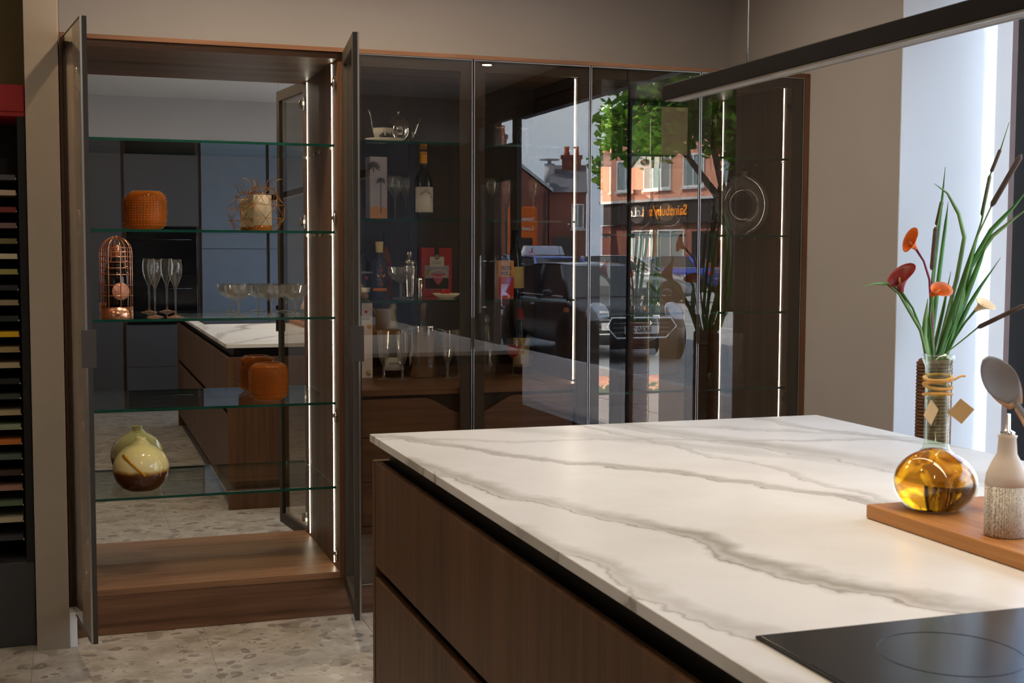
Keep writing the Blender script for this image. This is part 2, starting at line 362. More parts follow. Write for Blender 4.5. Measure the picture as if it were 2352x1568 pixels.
# pier between rack and cabinets
struct('wall_pier', MB().box(-0.155, -0.045, 4.784, 5.60, 0, CEIL), 'pier_paint', 'narrow cream wall pier between sample rack and cabinets')
struct('baseboard_pier', MB().box(-0.045, -0.0185, 4.79, 4.885, 0, 0.125), 'wall_white', 'short white skirting block beside the cream pier', bevel=0.002)
# right wall with stepped reveal
struct('wall_right', MB().prism([(3.03, 5.60), (3.55, 5.60), (3.55, 4.233), (3.03, 4.233)], -0.06, CEIL, 'z'), 'wall_paint', 'grey side wall between cabinets and window')
struct('trim_1', MB().box(3.031, 3.47, 4.226, 4.2325, 0, CEIL), 'wall_white', 'white painted window reveal')
struct('wall_right_end', MB().box(3.41, 3.55, -1.8, -1.14, -0.06, CEIL), 'wall_paint', 'short wall beyond the shop door')
struct('trim_2', MB().box(3.36, 3.55, -1.8, 4.225, 2.60, CEIL), 'charcoal', 'dark boxed head above the shop window')

# shop front: posts, rails, panes
wf = struct('window_1', MB().box(3.38, 3.46, 3.90, 4.0, 0.0, 2.6).box(3.38, 3.46, 4.0, 4.225, 2.50, 2.60).box(3.39, 3.43, 2.135, 2.17, 0.0, 2.6).box(3.39, 3.43, -0.167, -0.051, 0.0, 2.6)
            .box(3.38, 3.46, -0.051, 2.135, 2.50, 2.60).box(3.38, 3.46, 2.17, 3.90, 2.50, 2.60), 'black_frame', 'black framed shop window beside the island')
obj('sill', MB().box(3.30, 3.388, -0.05, 4.22, 0.0, 0.24).box(3.432, 3.50, -0.05, 4.22, 0.0, 0.24).box(3.388, 3.432, -0.05, 2.134, 0.0, 0.24).box(3.388, 3.432, 2.171, 3.899, 0.0, 0.24), 'charcoal', wf, bevel=0.004)
obj('pane', MB().box(3.405, 3.415, -0.051, 2.135, 0.24, 2.50), 'window_glass', wf)
obj('pane', MB().box(3.405, 3.415, 2.17, 3.90, 0.24, 2.50), 'window_glass', wf)
obj('pane', MB().box(3.405, 3.415, 4.0, 4.225, 0.24, 2.50), 'window_glass', wf)
dr = struct('door_1', MB().box(3.39, 3.43, -0.215, -0.169, 0, 2.07).box(3.39, 3.43, -1.06, -1.015, 0, 2.07).box(3.39, 3.43, -1.015, -0.215, 2.02, 2.07).box(3.39, 3.43, -1.015, -0.215, 0, 0.15)
            .box(3.385, 3.435, -1.14, -0.169, 2.07, 2.32).box(3.385, 3.435, -1.14, -1.06, 0, 2.07).box(3.385, 3.435, -1.14, -0.169, 2.52, 2.6).box(3.385, 3.435, -1.14, -1.06, 2.32, 2.52), 'black_frame', 'black glazed shop door with transom light')
obj('pane', MB().box(3.405, 3.415, -1.015, -0.215, 0.15, 2.02), 'window_glass', dr)
obj('pane', MB().box(3.405, 3.415, -1.06, -0.169, 2.32, 2.52), 'window_glass', dr)
hb = MB().tube([(3.33, -0.86, 0.9), (3.33, -0.86, 1.4)], 0.014, 10).tube([(3.33, -0.86, 0.95), (3.39, -0.86, 0.95)], 0.009).tube([(3.33, -0.86, 1.35), (3.39, -0.86, 1.35)], 0.009)
obj('handle', hb, 'steel', dr)
struct('shade_block_upper', MB().box(-3.2, 3.62, -70, 30, 2.95, 7.4), 'brick_dark', 'unseen upper storey block of the shop, added to shade the footway')  # unseen mass added to keep sun off the footway and darken car reflections
struct('facade_side', MB().box(3.45, 3.62, -70.0, -1.14, -0.12, 2.95).box(3.5, 3.62, 4.24, 30, -0.12, 2.95), 'brick_dark', 'unseen outer wall either side of the shop front, lengthened to darken car reflections')  # carried far along the street so cars mirror dark wall instead of sky

# ------------------------------------------------------------------ ceiling downlights
SPOTS = [(0.48, 4.50, 12.5), (1.30, 4.55, 9), (2.12, 4.60, 3), (-1.2, 3.2, 7), (0.2, 2.2, 6), (2.83, 0.90, 2), (0.2, 0.4, 6), (1.5, 0.3, 3)]
names = ['near the open display cabinet', 'in front of the bar cabinet', 'near the window end of the cabinets', 'above the sample rack aisle', 'over the aisle left of the island', 'beside the shop window', 'over the oven units', 'over the near end of the island']
for (x, y, e), nm in zip(SPOTS, names):
    t = thing('ceiling_downlight', 'small recessed ceiling downlight '+nm, 'downlight', (x, y, CEIL), group='recessed ceiling downlights')
    obj('trim_ring', MB().lathe([(0.036, -0.001), (0.036, -0.006), (0.052, -0.004), (0.052, 0.0)], 24, cap=False), 'steel', t)
    obj('lens', MB().lathe([(0.036, -0.003), (0.0001, -0.003)], 24, cap=False), 'lamp_lens', t)
    la = bpy.data.lights.new('downlight_lamp', 'AREA'); la.shape = 'DISK'; la.size = 0.07; la.energy = e; la.color = (1.0, 0.80, 0.58); la.spread = R(175)
    lo = bpy.data.objects.new('downlight_lamp', la); COL.objects.link(lo); lo.parent = t; lo.location = (0, 0, -0.008)

# ------------------------------------------------------------------ linear pendant over the island
pt = thing('linear_pendant', 'long slim black linear pendant hanging over the marble island', 'pendant lamp', (1.5, 1.66, 1.83))
pl = []
for k in range(9): a = PI*k/8; pl.append((1.43+0.018*math.sin(a)*1.0, 0.021-0.021*math.cos(a)))
pf = [(-y, z) for y, z in pl][::-1]
obj('bar', MB().prism(pl+[(-y, z) for y, z in reversed(pl)], -0.021, 0.021, 'x'), 'lamp_black', pt, bevel=0.003)
obj('diffuser', MB().box(-0.0165, 0.0165, -1.415, 1.415, -0.0025, 0.002), 'pendant_led', pt)
obj('trim_edge', MB().box(-0.0215, -0.0175, -1.425, 1.425, -0.0035, 0.0005).box(0.0175, 0.0215, -1.425, 1.425, -0.0035, 0.0005), 'alu', pt)
for y in (1.03, -1.03):
    c = obj('cable', MB().tube([(0, y, 0.04), (0, y, CEIL-1.83-0.02)], 0.0014, 6), 'alu', pt)
    obj('ceiling_canopy', MB().lathe([(0.03, -0.02), (0.035, -0.012), (0.035, 0.0)], 20, (0, y, CEIL-1.83)), 'lamp_black', pt)
la = bpy.data.lights.new('pendant_lamp', 'AREA'); la.shape = 'RECTANGLE'; la.size = 0.032; la.size_y = 2.8; la.energy = 5.5; la.color = (1.0, 0.82, 0.60); la.spread = R(125)
lo = bpy.data.objects.new('pendant_lamp', la); COL.objects.link(lo); lo.parent = pt; lo.location = (0, 0, -0.005)

# ================================================================== TALL CABINETS
YC = 4.900          # carcass front
DB, DT = 0.118, 2.187   # door bottom / top
pltop = 0.150
pc = thing('cabinet_plinth', 'continuous walnut plinth running under the tall cabinets', 'plinth', (1.49, 4.89, 0))
for x0, x1 in ((-0.018, 1.4), (1.402, 3.002)): obj('plinth_board', MB().box(x0, x1, 4.902, 4.92, 0.001, pltop-0.001), 'walnut_x', pc, world=True, bevel=0.001)
tp = tag(obj('top_filler', MB().box(-0.042, 3.0285, 4.878, 5.28, 2.189, 2.205), 'walnut_x', None), 'long walnut filler strip over the tall cabinets', 'filler panel')
tag(obj('end_panel', MB().box(-0.042, -0.019, 4.878, 5.31, 0.126, 2.188), 'walnut_z'), 'tall walnut end panel beside the cream pier', 'end panel')
tag(obj('end_panel', MB().box(3.0035, 3.0285, 4.878, 5.31, 0.001, 2.188), 'walnut_z'), 'tall walnut end panel against the grey window wall', 'end panel')

def make_door(parent, hx, side, ang, handle=True, hinges=True):
    """glass-fronted door: glass laid over a dark metal frame; local +x*side runs from the hinge"""
    W, H, T, S = 0.4955, DT-DB, 0.022, 0.047
    f = MB()
    def b(x0, x1, y0, y1, z0, z1): f.box(side*x0, side*x1, y0, y1, z0, z1)
    b(0.001, S, -T+0.005, 0, 0, H); b(W-S, W-0.001, -T+0.005, 0, 0, H); b(S, W-S, -T+0.005, 0, 0, S); b(S, W-S, -T+0.005, 0, H-S, H)
    d = obj('door', f, 'bronze', parent); d.location = Vector((hx, YC-0.001, DB))-wloc(parent); d.rotation_euler = (0, 0, -side*ang)
    g = MB(); g.box(side*0.0035, side*(W-0.0035), -T+0.0025, -T+0.0045, 0.0035, H-0.0035); obj('glass_pane', g, 'door_glass', d)
    e = MB()
    for a in ((0.0, 0.003, 0.0, H), (W-0.003, W, 0.0, H), (0.003, W-0.003, 0.0, 0.003), (0.003, W-0.003, H-0.003, H)): e.box(side*a[0], side*a[1], -T, -T+0.006, a[2], a[3])
    obj('edge_trim', e, 'alu', d)
    hd = MB(); hd.box(side*(W+0.0001), side*(W+0.0021), -T-0.013, 0.011, 1.045-DB, 1.17-DB)
    obj('handle', hd, 'handle_bronze', d, bevel=0.0006, seg=1)
    return d
def hinge_mb(x, s, z):
    m = MB(); m.box(x, x-s*0.012, 4.925, 4.965, z-0.008, z+0.008); m.box(x, x-s*0.006, 4.935, 4.95, z-0.03, z+0.03); m.tube([(x-s*0.012, 4.908, z-0.018), (x-s*0.012, 4.908, z+0.018)], 0.007, 8); return m
def glass_shelf(parent, x0, x1, y0, y1, z):
    s = obj('glass_shelf', MB().box(x0, x1, y0+0.0008, y1, z-0.010, z), 'shelf_glass', parent, world=True)
    obj('polished_edge', MB().box(x0, x1, y0-0.0004, y0+0.0006, z-0.0098, z-0.0002), 'shelf_edge', s, world=True)
    for x, sx in ((x0, 1), (x1, -1)):
        for y in (y0+0.05, y1-0.06): obj('shelf_pin', MB().tube([(x, y, z-0.0135), (x+sx*0.014, y, z-0.0135)], 0.003, 6), 'steel', s, world=True)
SH = [0.503, 0.838, 1.175, 1.510, 1.846]
def display_cabinet(name, label, x0, led):
    x1 = x0+1.0; t = thing(name, label, 'cabinet', (x0+0.5, 5.1, pltop))
    def b(nm, a, mat, **k): return obj(nm, MB().box(*a), mat, t, world=True, **k)
    b('side_panel', (x0, x0+0.019, YC, 5.31, pltop, 2.188), 'walnut_z'); b('side_panel', (x1-0.019, x1, YC, 5.31, pltop, 2.188), 'walnut_z')
    b('top_panel', (x0+0.0195, x1-0.0195, YC, 5.2945, 2.166, 2.188), 'walnut_x'); b('base_panel', (x0+0.0195, x1-0.0195, YC, 5.2945, pltop, 0.174), 'walnut_floor')
    b('mirror', (x0+0.0195, x1-0.0195, 5.295, 5.301, pltop, 2.188), 'mirror')
    for z in SH: glass_shelf(t, x0+0.0205, x1-0.0205, 4.962, 5.290, z)
    for x, s in ((x0+0.019, 1), (x1-0.019, -1)):
        if s < 0: b('led_strip', (x+s*0.0002, x+s*0.0016, 5.0125, 5.0165, 0.185, 2.160), led)
        for z in (2.075, 1.56, 0.785, 0.235): obj('hinge', hinge_mb(x+s*0.0003, -s, z), 'steel', t, world=True)
    return t
ca = display_cabinet('display_cabinet', 'walnut display cabinet with open glass doors and mirrored back', -0.0175+0.0, 'led')
make_door(ca, -0.016, 1, R(82.5)); make_door(ca, 0.981, -1, R(83.0))
cc = display_cabinet('display_cabinet', 'closed glass-fronted display cabinet nearest the window', 2.0025, 'led_c')
make_door(cc, 2.0045, 1, 0.0); make_door(cc, 3.0005, -1, 0.0)

# bar cabinet
BX0, BX1, BYB = 0.984, 2.001, 5.50
cb = thing('bar_cabinet', 'closed glass-fronted bar cabinet with walnut drawers below', 'cabinet', (1.485, 5.1, pltop))
def bb(nm, a, mat, **k): return obj(nm, MB().box(*a), mat, cb, world=True, **k)
bb('side_panel', (BX0, BX0+0.019, YC, BYB, pltop, 2.188), 'walnut_dark'); bb('side_panel', (BX1-0.019, BX1, YC, BYB, pltop, 2.188), 'walnut_dark')
bb('top_panel', (BX0+0.02, BX1-0.02, YC, BYB, 2.166, 2.188), 'walnut_x')
bb('back_panel', (BX0+0.02, 1.392, BYB-0.012, BYB, 0.19, 2.165), 'walnut_dark'); bb('back_panel', (1.395, BX1-0.02, BYB-0.012, BYB, 0.19, 2.165), 'walnut_dark')
bb('bar_top', (BX0+0.02, BX1-0.02, YC+0.004, BYB-0.013, 0.862, 0.888), 'walnut_x', bevel=0.001)
bb('base_panel', (BX0+0.02, BX1-0.02, YC+0.02, BYB-0.013, pltop, 0.185), 'walnut_x')
bb('led_strip', (BX0+0.0193, BX0+0.0205, 4.998, 5.002, 0.895, 2.150), 'led_bar')  # unseen left strip, added to brighten the bar interior
bb('led_strip', (BX1-0.0205, BX1-0.0193, 4.998, 5.002, 0.895, 2.150), 'led_bar'); 
for z in (1.236, 1.562, 1.870): glass_shelf(cb, BX0+0.0205, BX1-0.0205, 4.985, BYB-0.02, z)
dz = [0.190, 0.346, 0.524, 0.700]
for z0, z1 in zip(dz, dz[1:]): bb('drawer_front', (1.026, 1.945, YC+0.006, YC+0.026, z0, z1-0.004), 'walnut_x', bevel=0.0008)
top = [(1.026, 0.700), (1.945, 0.700), (1.945, 0.848)]
for k in range(25):
    u = k/24; x = 1.69-0.38*u; top.append((x, 0.848-0.075*(0.5-0.5*math.cos(2*PI*u))**0.8))
top.append((1.026, 0.848))
obj('drawer_front', MB().prism(top, YC+0.006, YC+0.026, 'y'), 'walnut_x', cb, world=True)
bb('drawer_recess', (1.026, 1.945, YC+0.030, YC+0.045, 0.19, 0.861), 'black_gap')
bb('filler_strip', (BX0+0.0195, 1.0255, YC+0.02, YC+0.04, 0.19, 0.861), 'black_gap'); bb('filler_strip', (1.9455, BX1-0.0195, YC+0.02, YC+0.04, 0.19, 0.861), 'black_gap')
make_door(cb, 1.003, 1, 0.0); make_door(cb, BX1-0.001, -1, 0.0)

# ================================================================== ISLAND
ISX0, ISX1, IY0, IY1 = 0.772, 2.214, -0.17, 3.490
isl = thing('kitchen_island', 'walnut kitchen island with handleless drawers', 'island', (1.49, 1.66, 0))
def ib(nm, a, mat, **k): return obj(nm, MB().box(*a), mat, isl, world=True, **k)
ib('plinth', (ISX0+0.06, ISX1-0.05, IY0+0.08, IY1-0.05, 0.0, 0.098), 'black_gap')
ib('carcass', (ISX0+0.045, ISX1-0.03, IY0+0.04, IY1-0.045, 0.10, 0.896), 'bronze_dark')
ib('end_panel', (ISX0+0.006, ISX1-0.01, IY1-0.030, IY1-0.006, 0.0, 0.848), 'island_z', bevel=0.0012)
ib('end_panel', (ISX0+0.006, ISX1-0.01, IY0+0.012, IY0+0.036, 0.0, 0.848), 'island_z', bevel=0.0012)
ib('back_panel', (ISX1-0.028, ISX1-0.01, IY0+0.038, IY1-0.032, 0.0, 0.848), 'island_z', bevel=0.0012)
for y0, y1 in ((1.03, IY1-0.033), (IY0+0.039, 1.027)):
    ib('drawer_front', (ISX0+0.008, ISX0+0.028, y0, y1, 0.553, 0.846), 'island_z', bevel=0.0015)
    ib('drawer_front', (ISX0+0.008, ISX0+0.028, y0, y1, 0.100, 0.521), 'island_z', bevel=0.0015)
wt_ = tag(obj('island_worktop', MB().box(ISX0, ISX1, IY0, IY1, 0.899, 0.920), 'marble', None, bevel=0.0015), 'white marble worktop with grey-beige veins on the island', 'worktop')
hob = thing('induction_hob', 'flush black glass induction hob in the marble worktop', 'hob', (1.26, 1.20, 0.9205))
obj('glass_plate', MB().box(-0.412, 0.412, -0.262, 0.262, 0.0, 0.005), 'hob_black', hob, bevel=0.0012)
obj('edge_trim', MB().box(-0.416, -0.4125, -0.266, 0.266, 0.0, 0.004).box(0.4125, 0.416, -0.266, 0.266, 0, 0.004).box(-0.4125, 0.4125, 0.2625, 0.266, 0, 0.004).box(-0.4125, 0.4125, -0.266, -0.2625, 0, 0.004), 'bronze_dark', hob)
for cx, cy_, r in ((-0.22, 0.12, 0.09), (-0.22, -0.12, 0.08), (0.22, 0.12, 0.105), (0.22, -0.12, 0.08)):
    ring = [(cx+r*math.cos(2*PI*k/40), cy_+r*math.sin(2*PI*k/40), 0.0052) for k in range(40)]
    obj('zone_ring', MB().tube(ring, 0.0004, 4, closed=True), 'bronze_dark', hob)

# ================================================================== MATERIALS OF THE SMALL THINGS
plain('porcelain', lin(232, 224, 208), 0.25, 0, 0.03); plain('ink', lin(40, 38, 40), 0.6); plain('white_card', lin(226, 214, 214), 0.6, 0, 0.02)
plain('label_white', lin(228, 222, 214), 0.6, 0, 0.02); plain('yellow_foil', lin(232, 160, 20), 0.45, 0, 0.05); plain('black_bottle', (0.006, 0.008, 0.014), 0.08, 0, 0.1, spec=0.7)
plain('navy_label', lin(44, 50, 72), 0.45); plain('orange_ink', lin(214, 110, 40), 0.5); plain('red_card', lin(190, 38, 48), 0.5, 0, 0.05); plain('ribbon', lin(20, 34, 32), 0.6)
plain('pink_drink', lin(206, 70, 100), 0.3); plain('berry', lin(196, 26, 20), 0.35, 0, 0.25, 30); plain('berry_orange', lin(226, 90, 30), 0.35, 0, 0.2, 30)
plain('sky_card', lin(178, 170, 184), 0.6); plain('sand_card', lin(200, 140, 90), 0.6); plain('gold_foil', lin(190, 176, 130), 0.35, 0.7, 0.1, 40, 0.3); plain('grey_foil', lin(130, 118, 112), 0.4, 0.6, 0.1, 40, 0.3)
plain('cream_glass', lin(232, 206, 140), 0.12, 0, 0.08, 5, spec=0.6, coat=0.4); plain('candle_wax', lin(238, 222, 190), 0.5, 0, 0.04); plain('amber_paint', lin(190, 130, 20), 0.2)
plain('rose_card', lin(206, 146, 122), 0.5)
plain('red_label', lin(170, 30, 30), 0.5); plain('purple_ink', lin(150, 90, 190), 0.5); plain('lime', lin(150, 160, 50), 0.5); plain('white_ink', lin(232, 228, 222), 0.6); plain('cream_label', lin(214, 190, 130), 0.6)
plain('raffia', lin(222, 170, 90), 0.7, 0, 0.2, 60); plain('paper_tag', lin(204, 170, 120), 0.75); plain('stoneware', lin(214, 198, 182), 0.55, 0, 0.06); plain('silicone', lin(132, 136, 142), 0.5)
plain('rope', lin(126, 92, 66), 0.85, 0, 0.3, 40, 0.4); plain('leaf', lin(72, 126, 46), 0.5, 0, 0.3, 14); plain('leaf_pale', lin(120, 150, 84), 0.5, 0, 0.25, 14); plain('cattail', lin(96, 78, 66), 0.8, 0, 0.25, 30)
plain('calla', lin(226, 104, 20), 0.4, 0, 0.3, 22); plain('calla_dark', lin(150, 40, 30), 0.45, 0, 0.3, 22); plain('calla_stem', lin(150, 60, 90), 0.5, 0, 0.2); plain('calla_pale', lin(246, 206, 150), 0.4, 0, 0.1, 20)
m, nt, out = newmat('woven_glaze'); L = nt.links.new; p = N(nt, 'BsdfPrincipled', Roughness=0.7); tc = N(nt, 'TexCoord'); wv = N(nt, 'TexWave', Scale=110.0, Distortion=7.0, Detail=2.0); wv.inputs['Detail Scale'].default_value = 3.0
r_ = ramp(nt, [(0.2, lin(150, 138, 122)), (0.7, lin(222, 214, 200))]); L(tc.outputs['Object'], wv.inputs['Vector']); L(wv.outputs['Fac'], r_.inputs['Fac']); L(r_.outputs[0], p.inputs['Base Color']); L(p.outputs[0], out.inputs[0])
m, nt, out = newmat('cream_vase_glass'); L = nt.links.new; p = N(nt, 'BsdfPrincipled', Roughness=0.1); p.inputs['Coat Weight'].default_value = 0.5; tc = N(nt, 'TexCoord'); sp = N(nt, 'SeparateXYZ'); nz = N(nt, 'TexNoise', Scale=14.0, Detail=3.0)
md = N(nt, 'Math', operation='MULTIPLY_ADD'); md.inputs[1].default_value = 0.03; L(tc.outputs['Object'], sp.inputs[0]); L(tc.outputs['Object'], nz.inputs['Vector']); L(nz.outputs['Fac'], md.inputs[0]); L(sp.outputs[2], md.inputs[2])
r_ = ramp(nt, [(0.04, (0.05, 0.012, 0.004)), (0.085, (0.11, 0.028, 0.006)), (0.093, lin(196, 150, 70)), (0.10, lin(238, 218, 160)), (0.2, lin(240, 222, 150))]); L(md.outputs[0], r_.inputs['Fac']); L(r_.outputs[0], p.inputs['Base Color'])
tl = N(nt, 'BsdfTranslucent'); L(r_.outputs[0], tl.inputs['Color']); mx = N(nt, 'MixShader', Fac=0.12); L(p.outputs[0], mx.inputs[1]); L(tl.outputs[0], mx.inputs[2]); L(mx.outputs[0], out.inputs[0])

# ================================================================== CONTENTS OF THE OPEN DISPLAY CABINET
def dimple_vase(label, x, y, z):
    """squat amber vase with rows of small raised beads"""
    t = thing('amber_vase', label, 'vase', (x, y, z), group='dimpled amber glass vases')
    prof = [(0.050, 0.0), (0.058, 0.004), (0.070, 0.016), (0.0745, 0.03), (0.0755, 0.06), (0.0755, 0.10), (0.073, 0.122), (0.066, 0.138), (0.056, 0.146), (0.050, 0.149), (0.047, 0.146), (0.050, 0.138), (0.064, 0.12), (0.066, 0.06), (0.060, 0.02), (0.0001, 0.012)]
    obj('body', MB().lathe(prof, 40), 'amber_glass', t)
    b = MB()
    for i in range(13):
        zz = 0.018+i*0.0095; rr = 0.0755 if 0.03 < zz < 0.11 else (0.0725 if zz <= 0.03 else 0.0755-(zz-0.11)*0.25)
        for k in range(40):
            a = 2*PI*k/40; c = Vector((rr*math.cos(a), rr*math.sin(a), zz)); n = Vector((math.cos(a), math.sin(a), 0)); s = Vector((-math.sin(a), math.cos(a), 0)); u = Vector((0, 0, 1)); h = 0.0042
            b.add([c+s*h, c+u*h, c-s*h, c-u*h, c+n*0.0042], [(0,1,4), (1,2,4), (2,3,4), (3,0,4)], True)
    bd = obj('beads', b, 'amber_glass', t); bd['kind'] = 'stuff'
    return t
Z0, Z1, Z2, Z3, Z4 = [z+0.0004 for z in SH]
dimple_vase('dimpled amber glass vase on the upper shelf near the left door', 0.262, 5.125, Z3)
dimple_vase('dimpled amber glass vase alone on the lower middle glass shelf', 0.722, 5.115, Z1)
t = thing('cream_vase', 'round cream and brown glass vase on the lowest glass shelf', 'vase', (0.228, 5.13, Z0))
pr = []
for k in range(21):
    a = -PI/2+0.62+(PI-0.62-0.36)*k/20; pr.append((0.107*math.cos(a), 0.098+0.1*math.sin(a)-0.011))
zb = pr[0][1]; pr = [(r, zz-zb) for r, zz in pr]
tz = pr[-1][1]; pr += [(0.026, tz+0.012), (0.019, tz+0.022), (0.021, tz+0.030), (0.016, tz+0.030), (0.015, tz+0.01)]
obj('body', MB().lathe(pr, 44), 'cream_vase_glass', t)
st = [(-0.068+0.078*u, -0.0, 0.142-0.075*u) for u in [k/8 for k in range(9)]]
st2 = []
for x_, y_, z_ in st:
    k = min(range(21), key=lambda i: abs(pr[i][1]-z_)); rr = pr[k][0]; st2.append((x_, -math.sqrt(max(rr*rr-x_*x_, 1e-4)), z_))
obj('amber_streak', MB().tube(st2, [0.006, 0.007, 0.006, 0.005, 0.005, 0.005, 0.005, 0.006, 0.007], 6), 'amber_paint', t)

# copper cage holding a champagne bottle
t = thing('bottle_cage', 'copper wire bottle cage standing on the middle glass shelf', 'bottle holder', (0.148, 5.075, Z2))
obj('base_cup', MB().lathe([(0.057, 0.0), (0.058, 0.002), (0.058, 0.042), (0.0565, 0.042), (0.0565, 0.003), (0.0001, 0.003)], 32), 'copper', t)
for zz in (0.085, 0.125, 0.165, 0.19, 0.212, 0.232, 0.250, 0.266):
    rr = 0.057 if zz < 0.255 else 0.052
    obj('ring_wire', MB().tube([(rr*math.cos(2*PI*k/28), rr*math.sin(2*PI*k/28), zz) for k in range(28)], 0.0019, 6, closed=True), 'copper', t)
for k in range(8):
    a = 2*PI*k/8+0.2
    pts = [(0.057*math.cos(a), 0.057*math.sin(a), z) for z in (0.04, 0.15, 0.25)]
    for j in range(1, 7):
        b_ = PI/2*j/6; pts.append((0.057*math.cos(b_)*math.cos(a), 0.057*math.cos(b_)*math.sin(a), 0.25+0.057*math.sin(b_)))
    obj('upright_wire', MB().tube(pts, 0.0022, 6), 'copper', t)
obj('finial', MB().lathe([(0.008, 0.30), (0.008, 0.309), (0.0001, 0.312)], 12), 'copper', t)
def bottle(name, label, cat, x, y, z, prof, mat, cap=None, capmat=None, lab=None, labmat='label_white', group=None, rz=0.0):
    t = thing(name, label, cat, (x, y, z+0.0003), rz, group)
    obj('bottle_body', MB().lathe(prof, 30), mat, t)
    if cap: obj('cap', MB().lathe(cap, 24), capmat, t)
    if lab:
        r, z0, z1, a0, a1 = lab; n = 14; vs = []
        for i in range(n+1):
            a = a0+(a1-a0)*i/n
            for zz in (z0, z1):
                for rr in (r+0.0003, r+0.0009): vs.append((rr*math.sin(a), -rr*math.cos(a), zz))
        fs = []
        for i in range(n):
            b = i*4; fs += [(b+1, b+5, b+7, b+3), (b, b+2, b+6, b+4), (b, b+4, b+5, b+1), (b+2, b+3, b+7, b+6)]
        fs += [(0, 1, 3, 2), (n*4, n*4+2, n*4+3, n*4+1)]
        t['lab'] = 1; lo_ = obj('paper_label', MB().add(vs, fs, True), labmat, t); del t['lab']
    return t
CH = [(0.040, 0), (0.044, 0.004), (0.044, 0.15), (0.042, 0.17), (0.034, 0.20), (0.023, 0.225), (0.017, 0.25), (0.0155, 0.285), (0.017, 0.287), (0.017, 0.292), (0.0001, 0.293)]
t = bottle('champagne_bottle', 'green champagne bottle with copper label inside the cage', 'bottle', 0.148, 5.075, Z2+0.0035, [(r*0.93, z*0.92) for r, z in CH], 'green_bottle', [(0.0165, 0.205), (0.0168, 0.268), (0.016, 0.272), (0.0001, 0.2735)], 'copper')
obj('round_label', MB().lathe([(0.033, 0.0), (0.033, 0.0012), (0.0001, 0.0012)], 24), 'rose_card', t).matrix_local = Matrix.Translation((0.012, -0.0405, 0.098)) @ Matrix.Rotation(R(17), 4, 'Z') @ Matrix.Rotation(PI/2, 4, 'X')

def glassware(name, label, x, y, z, prof, group, mat='clear_glass', foot=None, footmat='rose_glass', cuts=0):
    t = thing(name, label, 'glass', (x, y, z+0.0003), group=group)
    if foot: obj('foot', MB().lathe(foot, 28), footmat, t)
    b = MB().lathe(prof, 28)
    if cuts:
        b = MB(); n = 32; vs = []; fs = []
        for i, (r, zz) in enumerate(prof):
            for k in range(n):
                q = 1-(0.05 if (k % 2 and 0.45 < zz/prof[-1][1] < 0.92) else 0); a = 2*PI*k/n; vs.append((r*q*math.cos(a), r*q*math.sin(a), zz))
        for i in range(len(prof)-1):
            for k in range(n): fs.append((i*n+k, i*n+(k+1) % n, (i+1)*n+(k+1) % n, (i+1)*n+k))
        b.add(vs, fs, False)
    obj('bowl', b, mat, t)
    return t
def goblet(H, R_, stem, rim=0.9, thick=0.0012):
    """outline of bowl with stem: outside up, then inside down"""
    o = [(0.0035, 0.006), (0.0035, stem*0.5), (0.0045, stem)]
    n = 8
    for k in range(1, n+1):
        u = k/n; o.append((R_*(math.sin(PI/2*min(1, u*1.5))*0.98 if u < 0.67 else 1-(1-rim)*((u-0.67)/0.33)**1.5), stem+(H-stem)*u))
    i = [(max(r-thick, 0.0008), z) for r, z in reversed(o[3:])]
    return o+i+[(0.0005, stem+0.006)]
FOOT = lambda r: [(r, 0.0), (r, 0.0012), (r*0.45, 0.005), (0.0035, 0.010), (0.0035, 0.02)]
glassware('champagne_flute', 'slim champagne flute nearer the copper cage on the middle shelf', 0.287, 5.09, Z2, goblet(0.222, 0.0265, 0.105, 0.84), 'rose-footed champagne flutes', foot=FOOT(0.032))
glassware('champagne_flute', 'slim champagne flute farther right of the copper cage', 0.361, 5.05, Z2, goblet(0.222, 0.0265, 0.105, 0.84), 'rose-footed champagne flutes', foot=FOOT(0.032))
CP = [(0.0045, 0.006), (0.006, 0.02), (0.0045, 0.034), (0.008, 0.045), (0.005, 0.053), (0.010, 0.058), (0.034, 0.070), (0.050, 0.085), (0.0555, 0.103), (0.0565, 0.118), (0.0545, 0.118), (0.048, 0.090), (0.030, 0.074), (0.0005, 0.066)]
for nm, x, y in (('leftmost', 0.612, 5.16), ('middle', 0.733, 5.10), ('rightmost', 0.838, 5.17)):
    glassware('coupe_glass', nm+' of the three cut crystal coupes on the middle shelf', x, y, Z2, CP, 'cut crystal coupes in the open cabinet', 'cut_glass', FOOT(0.034), 'cut_glass', cuts=1)
# geometric wire lantern with candle
t = thing('wire_lantern', 'gold geometric wire lantern on the upper glass shelf', 'lantern', (0.700, 5.085, Z3))
lv = []; rings = [(0.055, 0.002, 6, 0), (0.090, 0.048, 6, 0.5), (0.088, 0.100, 6, 0), (0.060, 0.142, 6, 0.5), (0.046, 0.168, 6, 0)]
pp = [[(r*math.cos(2*PI*(k+o)/n), r*math.sin(2*PI*(k+o)/n), z) for k in range(n)] for r, z, n, o in rings]
for rg in pp: obj('ring_wire', MB().tube(rg, 0.0012, 5, closed=True), 'gold_wire', t)
for a, b in zip(pp, pp[1:]):
    for k in range(6):
        obj('strut_wire', MB().tube([a[k], b[k]], 0.0012, 5), 'gold_wire', t)
        o_ = b[(k-1) % 6] if a is pp[0] or a is pp[2] else b[(k+1) % 6]; obj('strut_wire', MB().tube([a[k], o_], 0.0012, 5), 'gold_wire', t)
